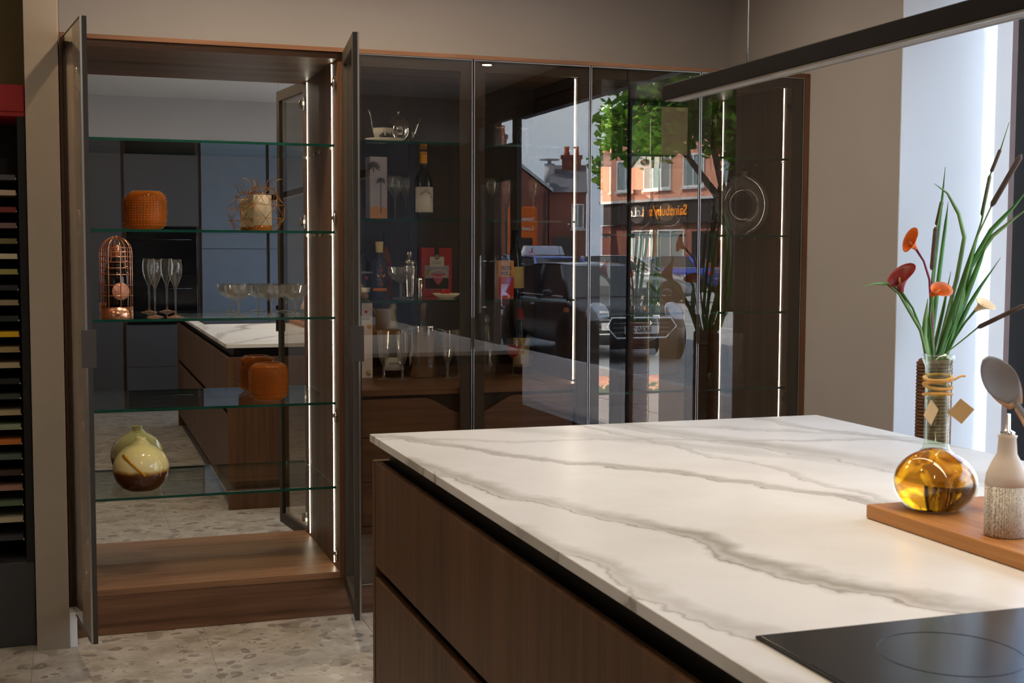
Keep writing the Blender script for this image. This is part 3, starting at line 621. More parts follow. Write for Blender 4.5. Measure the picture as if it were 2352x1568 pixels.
for k in range(6):
    a = 2*PI*k/6; c, s = math.cos(a), math.sin(a)
    obj('rim_curl', MB().tube(bez((0.046*c, 0.046*s, 0.168), (0.043*c, 0.043*s, 0.19), (0.058*c, 0.058*s, 0.205), (0.078*c, 0.078*s, 0.203)), 0.0013, 5), 'gold_wire', t)
t = thing('pillar_candle', 'cream pillar candle with amber base inside the wire lantern', 'candle', (0.700, 5.085, Z3+0.0004))
obj('wax', MB().lathe([(0.0355, 0.0205), (0.0355, 0.134), (0.034, 0.1385), (0.022, 0.1395), (0.0001, 0.137)], 28), 'candle_wax', t)
obj('amber_dish', MB().lathe([(0.036, 0.0), (0.0365, 0.002), (0.0365, 0.020), (0.0001, 0.020)], 28), 'amber_wax', t)
obj('wick', MB().tube([(0, 0, 0.136), (0.001, 0, 0.15)], 0.0012, 5), 'candle_wax', t)

# ================================================================== CONTENTS OF THE BAR CABINET
B0, B1, B2, B3 = 0.8885, 1.2365, 1.5625, 1.8705
def plate(name, label, cat, x, y, z, R_, mat='porcelain', h=0.018):
    t = thing(name, label, cat, (x, y, z)); obj('dish', MB().lathe([(R_*0.5, 0), (R_*0.55, 0.002), (R_*0.8, h*0.5), (R_, h), (R_*0.97, h+0.001), (R_*0.75, h*0.5+0.003), (0.0001, 0.004)], 36), mat, t); return t
plate('saucer', 'white porcelain saucer under the teacup on the top bar shelf', 'saucer', 1.196, 5.10, B3, 0.082, h=0.014)
t = thing('teacup', 'white teacup with dark skyline print on the saucer', 'cup', (1.190, 5.10, B3+0.0048))
obj('cup_body', MB().lathe([(0.024, 0), (0.026, 0.003), (0.037, 0.016), (0.042, 0.035), (0.0435, 0.052), (0.042, 0.052), (0.036, 0.02), (0.0001, 0.008)], 32), 'porcelain', t)
obj('cup_handle', MB().tube([(0.040+0.017*math.sin(a), 0.012, 0.028+0.016*math.cos(a)) for a in [PI*k/8 for k in range(9)]], 0.003, 6), 'porcelain', t)
for k, (a, hh, w) in enumerate(((-0.55, 0.012, 0.004), (-0.3, 0.018, 0.005), (-0.05, 0.026, 0.010), (0.2, 0.022, 0.007), (0.45, 0.015, 0.004), (0.65, 0.024, 0.003), (0.85, 0.014, 0.005))):
    q = MB(); rr = 0.0425; vs = []
    for aa in (a-w/rr, a+w/rr):
        for zz, r3 in ((0.013, 0.0365), (0.013+hh, 0.0365+hh*0.2)):
            for r_off in (0.0006, 0.0011): vs.append(((r3+r_off)*math.sin(aa), -(r3+r_off)*math.cos(aa), zz))
    q.add(vs, [(1, 5, 7, 3), (0, 2, 6, 4), (0, 4, 5, 1), (2, 3, 7, 6), (0, 1, 3, 2), (4, 6, 7, 5)]); obj('skyline_print', q, 'ink', t)
t = thing('teapot', 'polished silver teapot with long spout on the top bar shelf', 'teapot', (1.292, 5.27, B3))
obj('pot_body', MB().lathe([(0.030, 0.012), (0.046, 0.020), (0.060, 0.045), (0.062, 0.070), (0.056, 0.095), (0.044, 0.110), (0.040, 0.112), (0.036, 0.118), (0.020, 0.128), (0.0001, 0.131)], 40), 'chrome', t)
obj('lid_knob', MB().lathe([(0.003, 0.129), (0.004, 0.136), (0.008, 0.142), (0.006, 0.150), (0.0001, 0.152)], 16), 'chrome', t)
obj('spout', MB().tube([(0.050, 0, 0.040), (0.068, 0, 0.060), (0.082, 0, 0.092), (0.098, 0, 0.122)], [0.016, 0.012, 0.007, 0.004], 12), 'chrome', t)
obj('pot_handle', MB().tube(bez((-0.055, 0, 0.030), (-0.13, 0, 0.03), (-0.10, 0, 0.12), (-0.13, 0, 0.150), 14), 0.0045, 8), 'chrome', t)
for k in range(4):
    a = PI/4+PI/2*k; obj('foot_ball', MB().lathe([(0.0001, 0.0), (0.006, 0.003), (0.008, 0.008), (0.006, 0.013), (0.0001, 0.016)], 10, (0.036*math.cos(a), 0.036*math.sin(a), 0)), 'chrome', t)
# box with palm picture
t = thing('picture_box', 'tall carton printed with palm trees on the second bar shelf', 'box', (1.218, 5.36, B2+0.0003), R(6))
obj('carton', MB().box(-0.038, 0.038, -0.030, 0.030, 0, 0.268), 'sky_card', t, bevel=0.0008)
obj('side_band', MB().box(0.0385, 0.0392, -0.030, 0.030, 0.001, 0.267), 'yellow_foil', t)
obj('sand_print', MB().prism([(-0.037, 0.002), (0.037, 0.002), (0.037, 0.052), (0.02, 0.062), (0.006, 0.05), (-0.012, 0.066), (-0.030, 0.052), (-0.037, 0.058)], -0.0312, -0.0305, 'y'), 'sand_card', t)
def palm(cx, cz, s, trunk):
    q = MB()
    for k in range(11):
        a = PI*(k/10)*1.25-0.4; q.prism([(cx, cz), (cx+s*math.cos(a)*0.6-s*0.10*math.sin(a), cz+s*math.sin(a)*0.6+s*0.10*math.cos(a)), (cx+s*math.cos(a), cz+s*math.sin(a)*0.8-s*0.12), (cx+s*math.cos(a)*0.6+s*0.06*math.sin(a), cz+s*math.sin(a)*0.6-s*0.06*math.cos(a))], -0.0318, -0.0313, 'y')
    q.prism([(cx-0.0016, trunk), (cx+0.0016, trunk), (cx+0.0012, cz), (cx-0.0012, cz)], -0.0318, -0.0313, 'y'); return q
obj('palm_print', palm(0.010, 0.165, 0.024, 0.03), 'ink', t); obj('palm_print', palm(-0.022, 0.225, 0.034, 0.20), 'ink', t)
# wine glasses
WG = goblet(0.185, 0.032, 0.085, 0.78)
for lb, x, y, z in (('clear wine glass beside the palm-tree carton', 1.272, 5.24, B2), ('clear wine glass between carton and yellow-capped wine bottle', 1.340, 5.33, B2),
                    ('clear wine glass at the left behind the second bar door', 1.697, 5.25, B2), ('clear wine glass in the middle behind the second bar door', 1.790, 5.32, B2), ('clear wine glass nearest the light strip on the second bar shelf', 1.890, 5.25, B2)):
    glassware('wine_glass', lb, x, y, z, WG, 'wine glasses in the bar cabinet', foot=FOOT(0.031), footmat='clear_glass')
BG = [(0.036, 0), (0.040, 0.004), (0.040, 0.154), (0.038, 0.171), (0.026, 0.197), (0.0155, 0.219), (0.0145, 0.279), (0.0155, 0.281), (0.0155, 0.288), (0.0001, 0.289)]
t = bottle('wine_bottle', 'dark wine bottle with yellow cap and white label', 'bottle', 1.410, 5.30, B2, BG, 'black_bottle', [(0.0150, 0.226), (0.0156, 0.2895), (0.0145, 0.2915), (0.0001, 0.292)], 'yellow_foil', (0.040, 0.035, 0.142, -1.25, 1.25))
q = MB()
for k in range(46):
    u = k/45; a = 2.5-2.6*u; rr = 0.030+random.uniform(-0.004, 0.007); cx = 0.0+rr*math.cos(a)*0.95; cz = 0.085+rr*math.sin(a)*1.25
    if not (0.037 < cz < 0.14) or abs(cx) > 0.036: continue
    yy = -math.sqrt(0.0412**2-cx*cx)-0.0004; s = 0.0018; q.add([(cx-s, yy, cz-s*0.6), (cx+s, yy, cz), (cx, yy-0.0002, cz+s*1.6), (cx-s*0.4, yy-0.0003, cz)], [(0, 1, 3), (1, 2, 3), (2, 0, 3), (0, 2, 1)])
lf = obj('leaf_print', q, 'ink', t); lf['kind'] = 'stuff'
# third shelf: spirits, coupe, shaker, jigger, book, plate
t = bottle('gin_bottle', 'black gin bottle with white lettering at the left bar stile', 'bottle', 1.150, 5.33, B1, [(0.030, 0), (0.034, 0.004), (0.034, 0.135), (0.029, 0.152), (0.015, 0.168), (0.013, 0.20), (0.0001, 0.201)], 'black_bottle', [(0.0145, 0.19), (0.0145, 0.228), (0.0001, 0.229)], 'black_gap', (0.034, 0.022, 0.042, -1.1, 1.1), 'label_white')
obj('lettering', xf(text_mb('BROCKMANS', 0.0125, 0.0006), stand(0.002, -0.0352, 0.105)), 'white_ink', t)
obj('berry_print', MB().lathe([(0.009, 0), (0.009, 0.0008), (0.0001, 0.0008)], 14), 'red_label', t).matrix_local = Matrix.Translation((0.010, -0.0335, 0.082)) @ Matrix.Rotation(R(14), 4, 'Z') @ Matrix.Rotation(PI/2, 4, 'X')
t = bottle('spirit_bottle', 'navy spirit bottle with orange vertical lettering', 'bottle', 1.213, 5.28, B1, [(0.026, 0), (0.0295, 0.004), (0.0295, 0.145), (0.027, 0.158), (0.014, 0.166), (0.012, 0.195), (0.0001, 0.196)], 'navy_label', [(0.0145, 0.19), (0.0165, 0.225), (0.0165, 0.235), (0.0001, 0.236)], 'cream_label', (0.0295, 0.028, 0.040, -1.3, 1.3), 'orange_ink')
for k, ch in enumerate('LUXLO'): obj('letter', xf(text_mb(ch, 0.019, 0.0006, bold=0.0003), stand(0.0, -0.0305, 0.134-k*0.0195)), 'orange_ink', t)
for s in (-1, 1): obj('wing_print', MB().prism([(s*0.006, 0.09), (s*0.017, 0.101), (s*0.0165, 0.092), (s*0.012, 0.086)], -0.0292, -0.0276, 'y'), 'cream_label', t)
t = bottle('rum_bottle', 'slender amber rum bottle with dark neck behind the coupe', 'bottle', 1.262, 5.38, B1, [(0.024, 0), (0.027, 0.003), (0.027, 0.15), (0.024, 0.175), (0.013, 0.20), (0.011, 0.235), (0.0001, 0.236)], 'amber_glass', [(0.0125, 0.215), (0.0135, 0.278), (0.0001, 0.279)], 'black_gap', (0.027, 0.05, 0.145, -1.2, 1.2), 'red_label')
obj('lettering', xf(text_mb('RUM', 0.012, 0.0006), stand(0, -0.0284, 0.125)), 'cream_label', t)
glassware('coupe_glass', 'cut crystal coupe in front of the spirit bottles', 1.283, 5.19, B1, [(r*1.0, z*1.1) for r, z in CP], None, 'cut_glass', FOOT(0.034), 'cut_glass', cuts=1)
t = thing('cocktail_shaker', 'polished steel cocktail shaker with brassy cap beside the red book', 'shaker', (1.346, 5.30, B1+0.0003))
obj('tin', MB().lathe([(0.025, 0), (0.027, 0.003), (0.0335, 0.128), (0.034, 0.136), (0.0001, 0.137)], 32), 'chrome', t)
obj('strainer_top', MB().lathe([(0.032, 0.1375), (0.031, 0.150), (0.022, 0.165), (0.014, 0.169), (0.0001, 0.1695)], 32), 'steel', t)
obj('shaker_cap', MB().lathe([(0.0135, 0.170), (0.014, 0.190), (0.012, 0.197), (0.0001, 0.198)], 24), 'steel', t)
t = thing('jigger', 'steel double jigger in front of the red book', 'jigger', (1.368, 5.20, B1+0.0003))
obj('jigger_body', MB().lathe([(0.0135, 0), (0.0145, 0.001), (0.0085, 0.031), (0.0085, 0.034), (0.0175, 0.086), (0.0165, 0.086), (0.008, 0.036), (0.0001, 0.033)], 28), 'chrome', t)
t = thing('cocktail_book', 'red cocktail book with a pink drink on its cover', 'book', (1.500, 5.43, B1+0.0003), R(4))
obj('cover', MB().box(-0.071, 0.071, -0.014, 0.014, 0, 0.212), 'red_card', t, bevel=0.001)
obj('picture', MB().box(-0.056, 0.056, -0.0152, -0.0145, 0.03, 0.135), 'sky_card', t); obj('picture', MB().box(-0.0545, 0.0545, -0.0157, -0.0153, 0.0315, 0.078), 'ink', t)
obj('title_card', MB().box(-0.033, 0.033, -0.0168, -0.0159, 0.128, 0.172), 'label_white', t); obj('ribbon', MB().box(-0.010, 0.010, -0.0158, -0.0145, 0.170, 0.212), 'ribbon', t)
obj('seal', MB().lathe([(0.012, 0), (0.012, 0.001), (0.0001, 0.001)], 20), 'gold_foil', t).matrix_local = Matrix.Translation((0, -0.017, 0.170)) @ Matrix.Rotation(PI/2, 4, 'X')
for k, w in enumerate((0.024, 0.021)): obj('title_line', MB().box(-w, w, -0.0172, -0.0169, 0.149-k*0.008, 0.1505-k*0.008), 'ink', t)
obj('glass_print', MB().prism([(-0.034, 0.098), (0.046, 0.098), (0.010, 0.050), (0.002, 0.050)], -0.0163, -0.0158, 'y'), 'pink_drink', t)
obj('rim_print', MB().tube([(0.006+0.040*math.cos(a), -0.0164, 0.098+0.016*math.sin(a)) for a in [2*PI*k/24 for k in range(24)]], 0.0022, 5, closed=True), 'white_ink', t)
obj('lime_print', MB().prism([(-0.052, 0.088), (-0.046, 0.112), (-0.028, 0.121), (-0.036, 0.10)], -0.0170, -0.0164, 'y'), 'lime', t)
plate('side_plate', 'white plate of red berries on the third bar shelf', 'plate', 1.472, 5.16, B1, 0.060, h=0.020)
for k, (dx, dy, dz_, mt) in enumerate(((-0.022, 0.0, 0, 'berry'), (-0.006, 0.012, 0, 'berry'), (-0.004, -0.014, 0, 'berry'), (0.014, 0.004, 0, 'berry_orange'), (0.028, -0.006, 0, 'berry_orange'), (-0.012, 0.0, 0.014, 'berry'), (0.006, 0.0, 0.013, 'berry'))):
    t = thing('berry', ['red berry at the left edge of the heap on the plate', 'red berry at the back of the heap on the plate', 'red berry at the front of the heap on the plate', 'orange berry right of the heap centre on the plate', 'orange berry at the far right of the plate', 'red berry on top of the heap at the left', 'red berry on top of the heap at the right'][k], 'berry', (1.472+dx, 5.16+dy, B1+0.0055+dz_), group='berries on the white plate')
    obj('fruit', MB().lathe([(0.0001, 0), (0.006, 0.002), (0.0092, 0.008), (0.008, 0.014), (0.004, 0.017), (0.0001, 0.0175)], 12), mt, t); obj('stalk', MB().tube([(0, 0, 0.017), (0.002, 0, 0.022)], 0.0007, 4), 'leaf', t)
# bar counter: carton, sparkling wine, bucket, flutes
t = thing('champagne_carton', 'tall white champagne carton at the left of the bar top', 'box', (1.160, 5.40, B0+0.0003), R(3))
obj('carton', MB().box(-0.040, 0.040, -0.034, 0.034, 0, 0.325), 'white_card', t, bevel=0.0008)
obj('lettering', xf(text_mb('BOLLINGER', 0.0115, 0.0005), stand(-0.002, -0.0345, 0.254)), 'ink', t)
obj('rule_line', MB().box(-0.036, 0.036, -0.0346, -0.0341, 0.264, 0.2646), 'ink', t)
for cx, cz, rr, mt in ((0.012, 0.285, 0.007, 'berry'), (0.026, 0.220, 0.010, 'gold_foil'), (0.022, 0.022, 0.012, 'gold_foil'), (-0.02, 0.06, 0.008, 'gold_foil')):
    obj('bubble_print', MB().lathe([(rr, 0), (rr*0.8, rr*0.4), (0.0001, rr*0.5)], 14), mt, t).matrix_local = Matrix.Translation((cx, -0.0341, cz)) @ Matrix.Rotation(PI/2, 4, 'X')
t = bottle('sparkling_wine_bottle', 'green sparkling wine bottle with silver foil neck on the bar top', 'bottle', 1.303, 5.42, B0, CH, 'green_bottle', [(0.031, 0.208), (0.0245, 0.2255), (0.0185, 0.25), (0.0165, 0.285), (0.019, 0.289), (0.0185, 0.312), (0.012, 0.320), (0.0001, 0.321)], 'gold_foil', (0.044, 0.028, 0.085, -1.15, 1.15))
obj('lettering', xf(text_mb('FREIXENET', 0.0105, 0.0005), stand(0, -0.0455, 0.058)), 'ink', t)
t = thing('ice_bucket', 'polished steel ice bucket holding a bottle on the bar top', 'ice bucket', (1.421, 5.35, B0+0.0003))
obj('bucket_body', MB().lathe([(0.058, 0), (0.062, 0.004), (0.0665, 0.215), (0.069, 0.224), (0.067, 0.225), (0.0645, 0.214), (0.059, 0.008), (0.0001, 0.007)], 40), 'chrome', t)
for s in (-1, 1): obj('side_handle', MB().tube(bez((s*0.066, 0, 0.185), (s*0.105, 0, 0.182), (s*0.105, 0, 0.205), (s*0.066, 0, 0.206)), 0.0035, 6), 'chrome', t)
bottle('champagne_bottle', 'foil-topped champagne bottle chilling in the ice bucket', 'bottle', 1.421, 5.35, B0+0.009, [(r*0.9, z*0.98) for r, z in CH], 'green_bottle', [(0.0165, 0.225), (0.0155, 0.279), (0.018, 0.283), (0.0175, 0.306), (0.011, 0.313), (0.0001, 0.314)], 'grey_foil')
FL = [(0.0045, 0.006), (0.006, 0.02), (0.0045, 0.035), (0.0085, 0.045), (0.0055, 0.056), (0.010, 0.070), (0.019, 0.090), (0.024, 0.125), (0.0285, 0.205), (0.0275, 0.205), (0.022, 0.125), (0.016, 0.092), (0.0005, 0.078)]
for lb, x, y in (('cut crystal flute beside the white champagne carton', 1.233, 5.29), ('cut crystal flute in front of the green sparkling wine bottle', 1.300, 5.235), ('cut crystal flute right of the steel ice bucket', 1.500, 5.24), ('cut crystal flute half hidden by the bar door stile', 1.566, 5.29)):
    glassware('crystal_flute', lb, x, y, B0, FL, 'cut crystal flutes on the bar top', 'cut_glass', FOOT(0.033), 'cut_glass', cuts=1)
# right half of the bar
t = thing('liqueur_box', 'orange and purple liqueur carton on the third bar shelf', 'box', (1.742, 5.20, B1+0.0003), R(-4))
obj('carton', MB().box(-0.034, 0.034, -0.03, 0.03, 0, 0.158), 'sand_card', t, bevel=0.0008); obj('lower_print', MB().box(-0.0335, 0.0335, -0.0308, -0.0303, 0.002, 0.088), 'red_label', t)
obj('stripe_print', MB().prism([(-0.03, 0.004), (-0.012, 0.004), (0.030, 0.086), (0.008, 0.086)], -0.0314, -0.0309, 'y'), 'purple_ink', t)
obj('lettering', xf(text_mb('ROS', 0.024, 0.0006, bold=0.0006), stand(0, -0.0308, 0.125)), 'ink', t); obj('lettering', xf(text_mb('WILL', 0.022, 0.0006, bold=0.0006), stand(0, -0.0308, 0.102)), 'ink', t)
bottle('wine_bottle', 'dark wine bottle with cream label behind the liqueur carton', 'bottle', 1.845, 5.36, B1, BG, 'black_bottle', [(0.0150, 0.226), (0.0156, 0.2895), (0.0001, 0.2915)], 'black_gap', (0.040, 0.035, 0.13, -1.2, 1.2), 'cream_label')
t = bottle('wine_bottle', 'dark wine bottle with pale label on the bar top by the light strip', 'bottle', 1.885, 5.40, B0, BG, 'black_bottle', [(0.0150, 0.226), (0.0156, 0.2895), (0.0001, 0.2915)], 'red_label', (0.040, 0.03, 0.16, -1.2, 1.2), 'cream_label')
t = glassware('red_goblet', 'ruby red glass goblet on the bar top', 1.800, 5.25, B0, goblet(0.165, 0.035, 0.075, 0.85), None, 'clear_glass', FOOT(0.032), 'clear_glass')
obj('red_wine', MB().lathe([(0.003, 0.082), (0.022, 0.098), (0.0325, 0.125), (0.0330, 0.138), (0.0001, 0.138)], 26), 'red_label', t)
t = thing('decanter', 'tall clear glass decanter at the left behind the second bar door', 'decanter', (1.690, 5.28, B0+0.0003))
obj('decanter_body', MB().lathe([(0.034, 0), (0.038, 0.004), (0.037, 0.06), (0.026, 0.12), (0.016, 0.165), (0.014, 0.21), (0.017, 0.222), (0.015, 0.222), (0.012, 0.21), (0.023, 0.12), (0.033, 0.06), (0.0001, 0.014)], 32), 'clear_glass', t)
obj('stopper', MB().lathe([(0.011, 0.214), (0.012, 0.225), (0.006, 0.23), (0.016, 0.25), (0.010, 0.268), (0.0001, 0.272)], 16), 'cut_glass', t)
for lb, x in (('small lidded glass jar at the left of the top bar shelf', 1.735), ('small lidded glass jar right of its twin on the top bar shelf', 1.845)):
    t = thing('glass_jar', lb, 'jar', (x, 5.25, B3+0.0003), group='lidded jars on the top bar shelf')
    obj('jar_body', MB().lathe([(0.028, 0), (0.031, 0.003), (0.031, 0.07), (0.024, 0.085), (0.022, 0.085), (0.028, 0.068), (0.028, 0.006), (0.0001, 0.005)], 28), 'smoke_glass', t); obj('lid', MB().lathe([(0.026, 0.0855), (0.026, 0.096), (0.008, 0.099), (0.008, 0.108), (0.0001, 0.110)], 24), 'steel', t)

# ================================================================== CONTENTS OF THE WINDOW-END DISPLAY CABINET
def ring_vase(label, x, y, z, Ro, Ri, rz=0.0, mat='lustre_glass'):
    t = thing('ring_vase', label, 'vase', (x, y, z+0.0003), rz, 'ring-shaped glass vases')
    c = (Ro+Ri)/2; r = (Ro-Ri)/2; n, m_ = 40, 16; vs = []; fs = []
    for i in range(n):
        a = 2*PI*i/n
        for j in range(m_):
            b = 2*PI*j/m_; rr = c+r*math.cos(b); vs.append((rr*math.cos(a), r*0.62*math.sin(b), Ro+rr*math.sin(a)))
    for i in range(n):
        for j in range(m_): fs.append((i*m_+j, ((i+1) % n)*m_+j, ((i+1) % n)*m_+(j+1) % m_, i*m_+(j+1) % m_))
    obj('glass_ring', MB().add(vs, fs, True), mat, t)
    obj('neck', MB().lathe([(0.020, 2*Ro-0.008), (0.018, 2*Ro+0.006), (0.022, 2*Ro+0.014), (0.019, 2*Ro+0.014), (0.015, 2*Ro+0.002)], 20, cap=False), mat, t)
    obj('foot', MB().lathe([(0.035, 0), (0.035, 0.003), (0.02, 0.006)], 20), mat, t)
ring_vase('large ring-shaped glass vase with a round hole beside the light strip', 2.830, 5.10, Z3, 0.134, 0.055)
ring_vase('ring-shaped glass vase nearer the middle of the window-end cabinet', 2.475, 5.14, Z3, 0.098, 0.040, mat='smoke_glass')
t = thing('block_vase', 'tall clear glass vase with thick base by the light strip', 'vase', (2.775, 5.07, Z1+0.0003))
obj('glass_wall', MB().loft([[(s*x, s*y, z) for x, y in ((-1, -1), (1, -1), (1, 1), (-1, 1))] for s, z in ((0.030, 0), (0.036, 0.004), (0.036, 0.235), (0.031, 0.235), (0.029, 0.12), (0.016, 0.055), (0.004, 0.048))], smooth=False), 'clear_glass', t)
t = thing('crystal_tumbler', 'small cut crystal tumbler on the middle shelf of the window-end cabinet', 'tumbler', (2.327, 5.09, Z2+0.0003))
b = MB(); n = 24; vs = []; fs = []
for i in range(9):
    for k in range(n):
        rr = (0.030+0.003*i/8)*(0.955 if (i+k) % 2 else 1.0); a = 2*PI*k/n; vs.append((rr*math.cos(a), rr*math.sin(a), 0.1*i/8))
for i in range(8):
    for k in range(n): fs.append((i*n+k, i*n+(k+1) % n, (i+1)*n+(k+1) % n, (i+1)*n+k))
b.add(vs, fs); b.lathe([(0.027, 0.1), (0.026, 0.016), (0.0001, 0.014)], 24); obj('tumbler_body', b, 'cut_glass', t)

# ================================================================== THINGS ON THE ISLAND
t = tag(obj('chopping_board', MB().box(1.437, 1.90, 1.45, 2.085, 0.9204, 0.9475), 'board_wood', None, bevel=0.003), 'oiled wooden chopping board lying on the marble worktop', 'chopping board')
BZ = 0.9479
t = thing('oil_bottle', 'bulbous glass bottle of amber oil on the chopping board', 'bottle', (1.532, 2.003, BZ))
bul = []
for k in range(19):
    a = -PI/2+0.62+(PI-0.62-0.45)*k/18; bul.append((0.0775*math.cos(a), 0.060+0.062*math.sin(a)))
z0 = bul[0][1]; bul = [(r, z-z0) for r, z in bul]; tz = bul[-1][1]
bul += [(0.0245, tz+0.010), (0.0225, tz+0.022), (0.0225, tz+0.14), (0.0235, tz+0.165), (0.029, tz+0.178), (0.029, tz+0.186), (0.024, tz+0.187), (0.020, tz+0.165), (0.0195, tz+0.02)]
obj('glass_body', MB().lathe(bul, 44), 'bottle_glass', t)
inn = [(r*0.965, z+0.0015) for r, z in bul[:19]]; inn += [(0.020, tz+0.008), (0.0001, tz+0.010)]
obj('oil', MB().lathe(inn, 44), 'amber_liquid', t)
for zz, tw in ((tz+0.128, 0.0), (tz+0.136, 0.3), (tz+0.144, 0.1), (tz+0.112, -0.3)): obj('raffia_turn', MB().tube([(0.0255*math.cos(a), 0.0255*math.sin(a), zz+0.004*math.sin(a*1+tw*9)) for a in [2*PI*k/24 for k in range(24)]], 0.0028, 6, closed=True), 'raffia', t)
obj('raffia_end', MB().tube(bez((0.025, -0.006, tz+0.138), (0.035, -0.01, tz+0.14), (0.04, -0.012, tz+0.15), (0.052, -0.012, tz+0.146)), 0.0022, 5), 'raffia', t)
def tagcard(dx, rz, ry): 
    o = obj('paper_tag', MB().box(-0.016, 0.016, -0.0005, 0.0005, -0.018, 0.018), 'paper_tag', t); o.matrix_local = Matrix.Translation((dx, -0.026, tz+0.082)) @ Matrix.Rotation(rz, 4, 'Z') @ Matrix.Rotation(ry, 4, 'Y')
tagcard(-0.033, R(20), R(40)); tagcard(0.034, R(-38), R(38))
t = thing('stoneware_bottle', 'white stoneware pourer bottle with woven-texture lower half on the board', 'bottle', (1.503, 1.775, BZ))
obj('lower_body', MB().lathe([(0.031, 0), (0.034, 0.002), (0.0345, 0.088), (0.0001, 0.0885)], 36), 'woven_glaze', t)
obj('upper_body', MB().lathe([(0.0345, 0.0886), (0.033, 0.106), (0.024, 0.128), (0.0165, 0.142), (0.0145, 0.168), (0.0165, 0.173), (0.0001, 0.174)], 36), 'stoneware', t)
obj('pourer', MB().lathe([(0.012, 0.174), (0.012, 0.179), (0.0045, 0.183), (0.0038, 0.21), (0.0001, 0.211)], 16), 'chrome', t)
t = thing('utensil_pot', 'round stoneware pot of cooking utensils at the right of the board', 'pot', (1.815, 1.955, BZ))
obj('pot_body', MB().lathe([(0.042, 0), (0.046, 0.003), (0.050, 0.12), (0.051, 0.125), (0.047, 0.125), (0.043, 0.012), (0.0001, 0.011)], 32), 'stoneware', t)
def spoon(name, label, tip, base, w, ln, mat, face):
    p1 = Vector(base); p0 = Vector(tip); ax = (p0-p1).normalized(); t = thing(name, label, 'spoon', base)
    f_ = Vector(face); f_ = (f_-ax*f_.dot(ax)).normalized(); sd = ax.cross(f_)
    neck = p0-ax*ln-p1
    obj('handle', MB().tube([Vector((0, 0, 0)), neck*0.5, neck*0.98], [0.006, 0.006, 0.0055], 8), mat, t)
    rings = []
    for i in range(13):
        u = i/12; hw = w*math.sin(PI*min(1, 0.10+0.86*u))**0.7; c = neck+ax*(ln*u); ring = []
        for k in range(16):
            a = 2*PI*k/16; d = math.cos(a)*hw; bowl = 0.012*(1-(math.cos(a))**2)*0 ; dep = -0.014*(1-(d/w)**2)*math.sin(PI*u)
            ring.append(c+sd*d+f_*(dep+0.0035*math.sin(a)))
        rings.append(ring)
    obj('spoon_head', MB().loft(rings), mat, t)
spoon('cooking_spoon', 'grey silicone cooking spoon leaning in the utensil pot', (1.606, 1.962, 1.236), (1.832, 1.955, 0.962), 0.031, 0.105, 'silicone', (-0.6, -0.8, 0.1))
spoon('wooden_spoon', 'pale wooden spoon leaning behind the grey silicone spoon', (1.648, 2.005, 1.232), (1.812, 1.970, 0.962), 0.030, 0.11, 'spoon_wood', (-0.6, -0.8, 0.1))

# ================================================================== TALL ROPE VASE WITH FLOWERS BEHIND THE ISLAND
t = thing('rope_vase', 'tall rope-wrapped floor vase standing between island and window', 'vase', (3.02, 3.97, 0.0005))
obj('vase_core', MB().lathe([(0.058, 0), (0.058, 1.035), (0.053, 1.04), (0.049, 1.035), (0.049, 0.66), (0.0001, 0.65)], 32), 'rope', t)
rp = [(0.0605*math.cos(2*PI*k/14), 0.0605*math.sin(2*PI*k/14), 0.0075+1.024*k/(14*80)) for k in range(14*80)]
rw = obj('rope_winding', MB().tube(rp, 0.0064, 6), 'rope', t); rw['kind'] = 'stuff'
def FP(cx, cyy, dy=0.0):
    """bouquet sketch (numbers of a side elevation) laid out as points in the room; sprays leaning right also lean into the room"""
    u = 1960+cx/2.801-2147; Y = 3.97-max(0.0, u-53)*0.0016+dy; rr = (3.02+u*0.00198)/3.97
    return Vector((rr*Y, Y, 1.43+(-0.335+(540-cyy/2.801)*0.00141)*Y/3.45))
def stem_path(pts, r): return MB().tube(pts, r, 7)
def calla(label, head, low, tilt, mat, size, dy, stem='leaf', nod=0.3):
    """rolled trumpet flower on a bent stem; base point stands inside the vase"""
    t = thing('calla_lily', label, 'flower', (3.02, 3.97, 0.662), group='orange calla lilies in the rope vase')
    o = Vector((3.02, 3.97, 0.662)); hd = FP(*head, dy); lw = FP(*low, dy*0.6)
    b = [Vector((0.004, dy*0.1, 0.0)), Vector((0.0, dy*0.2, 0.3)), Vector((lw.x-o.x, lw.y-o.y, lw.z-o.z)), Vector((hd.x-o.x, hd.y-o.y, hd.z-o.z))]
    pts = [b[0], b[1], (b[1]*0.4+b[2]*0.6), b[2], (b[2]*0.5+b[3]*0.5)+Vector((0.004, 0, 0.012)), b[3]]
    obj('stem', stem_path(pts, [0.005, 0.005, 0.0045, 0.0045, 0.004, 0.005]), stem, t)
    M4 = Matrix.Translation(b[3]) @ Matrix.Rotation(nod, 4, 'X') @ Matrix.Rotation(tilt, 4, 'Y')
    vs = []; n = 20; rows = 9; fs = []
    for i in range(rows):
        u = i/(rows-1); 
        for k in range(n):
            a = 2*PI*k/n; flare = 0.006+0.006*u+(0.022*u**2.2)*(1.0+0.25*math.cos(a)); zz = size*u*(0.72+0.28*math.cos(a)*u)
            vs.append(tuple(M4 @ Vector((flare*math.cos(a)*size/0.07+0.012*u**4*math.cos(a), flare*math.sin(a)*size/0.07, zz))))
    for i in range(rows-1):
        for k in range(n): fs.append((i*n+k, i*n+(k+1) % n, (i+1)*n+(k+1) % n, (i+1)*n+k))
    fo = obj('spathe', MB().add(vs, fs, True), mat, t); so_ = fo.modifiers.new('solid', 'SOLIDIFY'); so_.thickness = 0.0015
    obj('spadix', xf(MB().lathe([(0.0035, 0.004), (0.004, size*0.5), (0.002, size*0.62), (0.0001, size*0.64)], 10), M4), 'calla_pale', t)
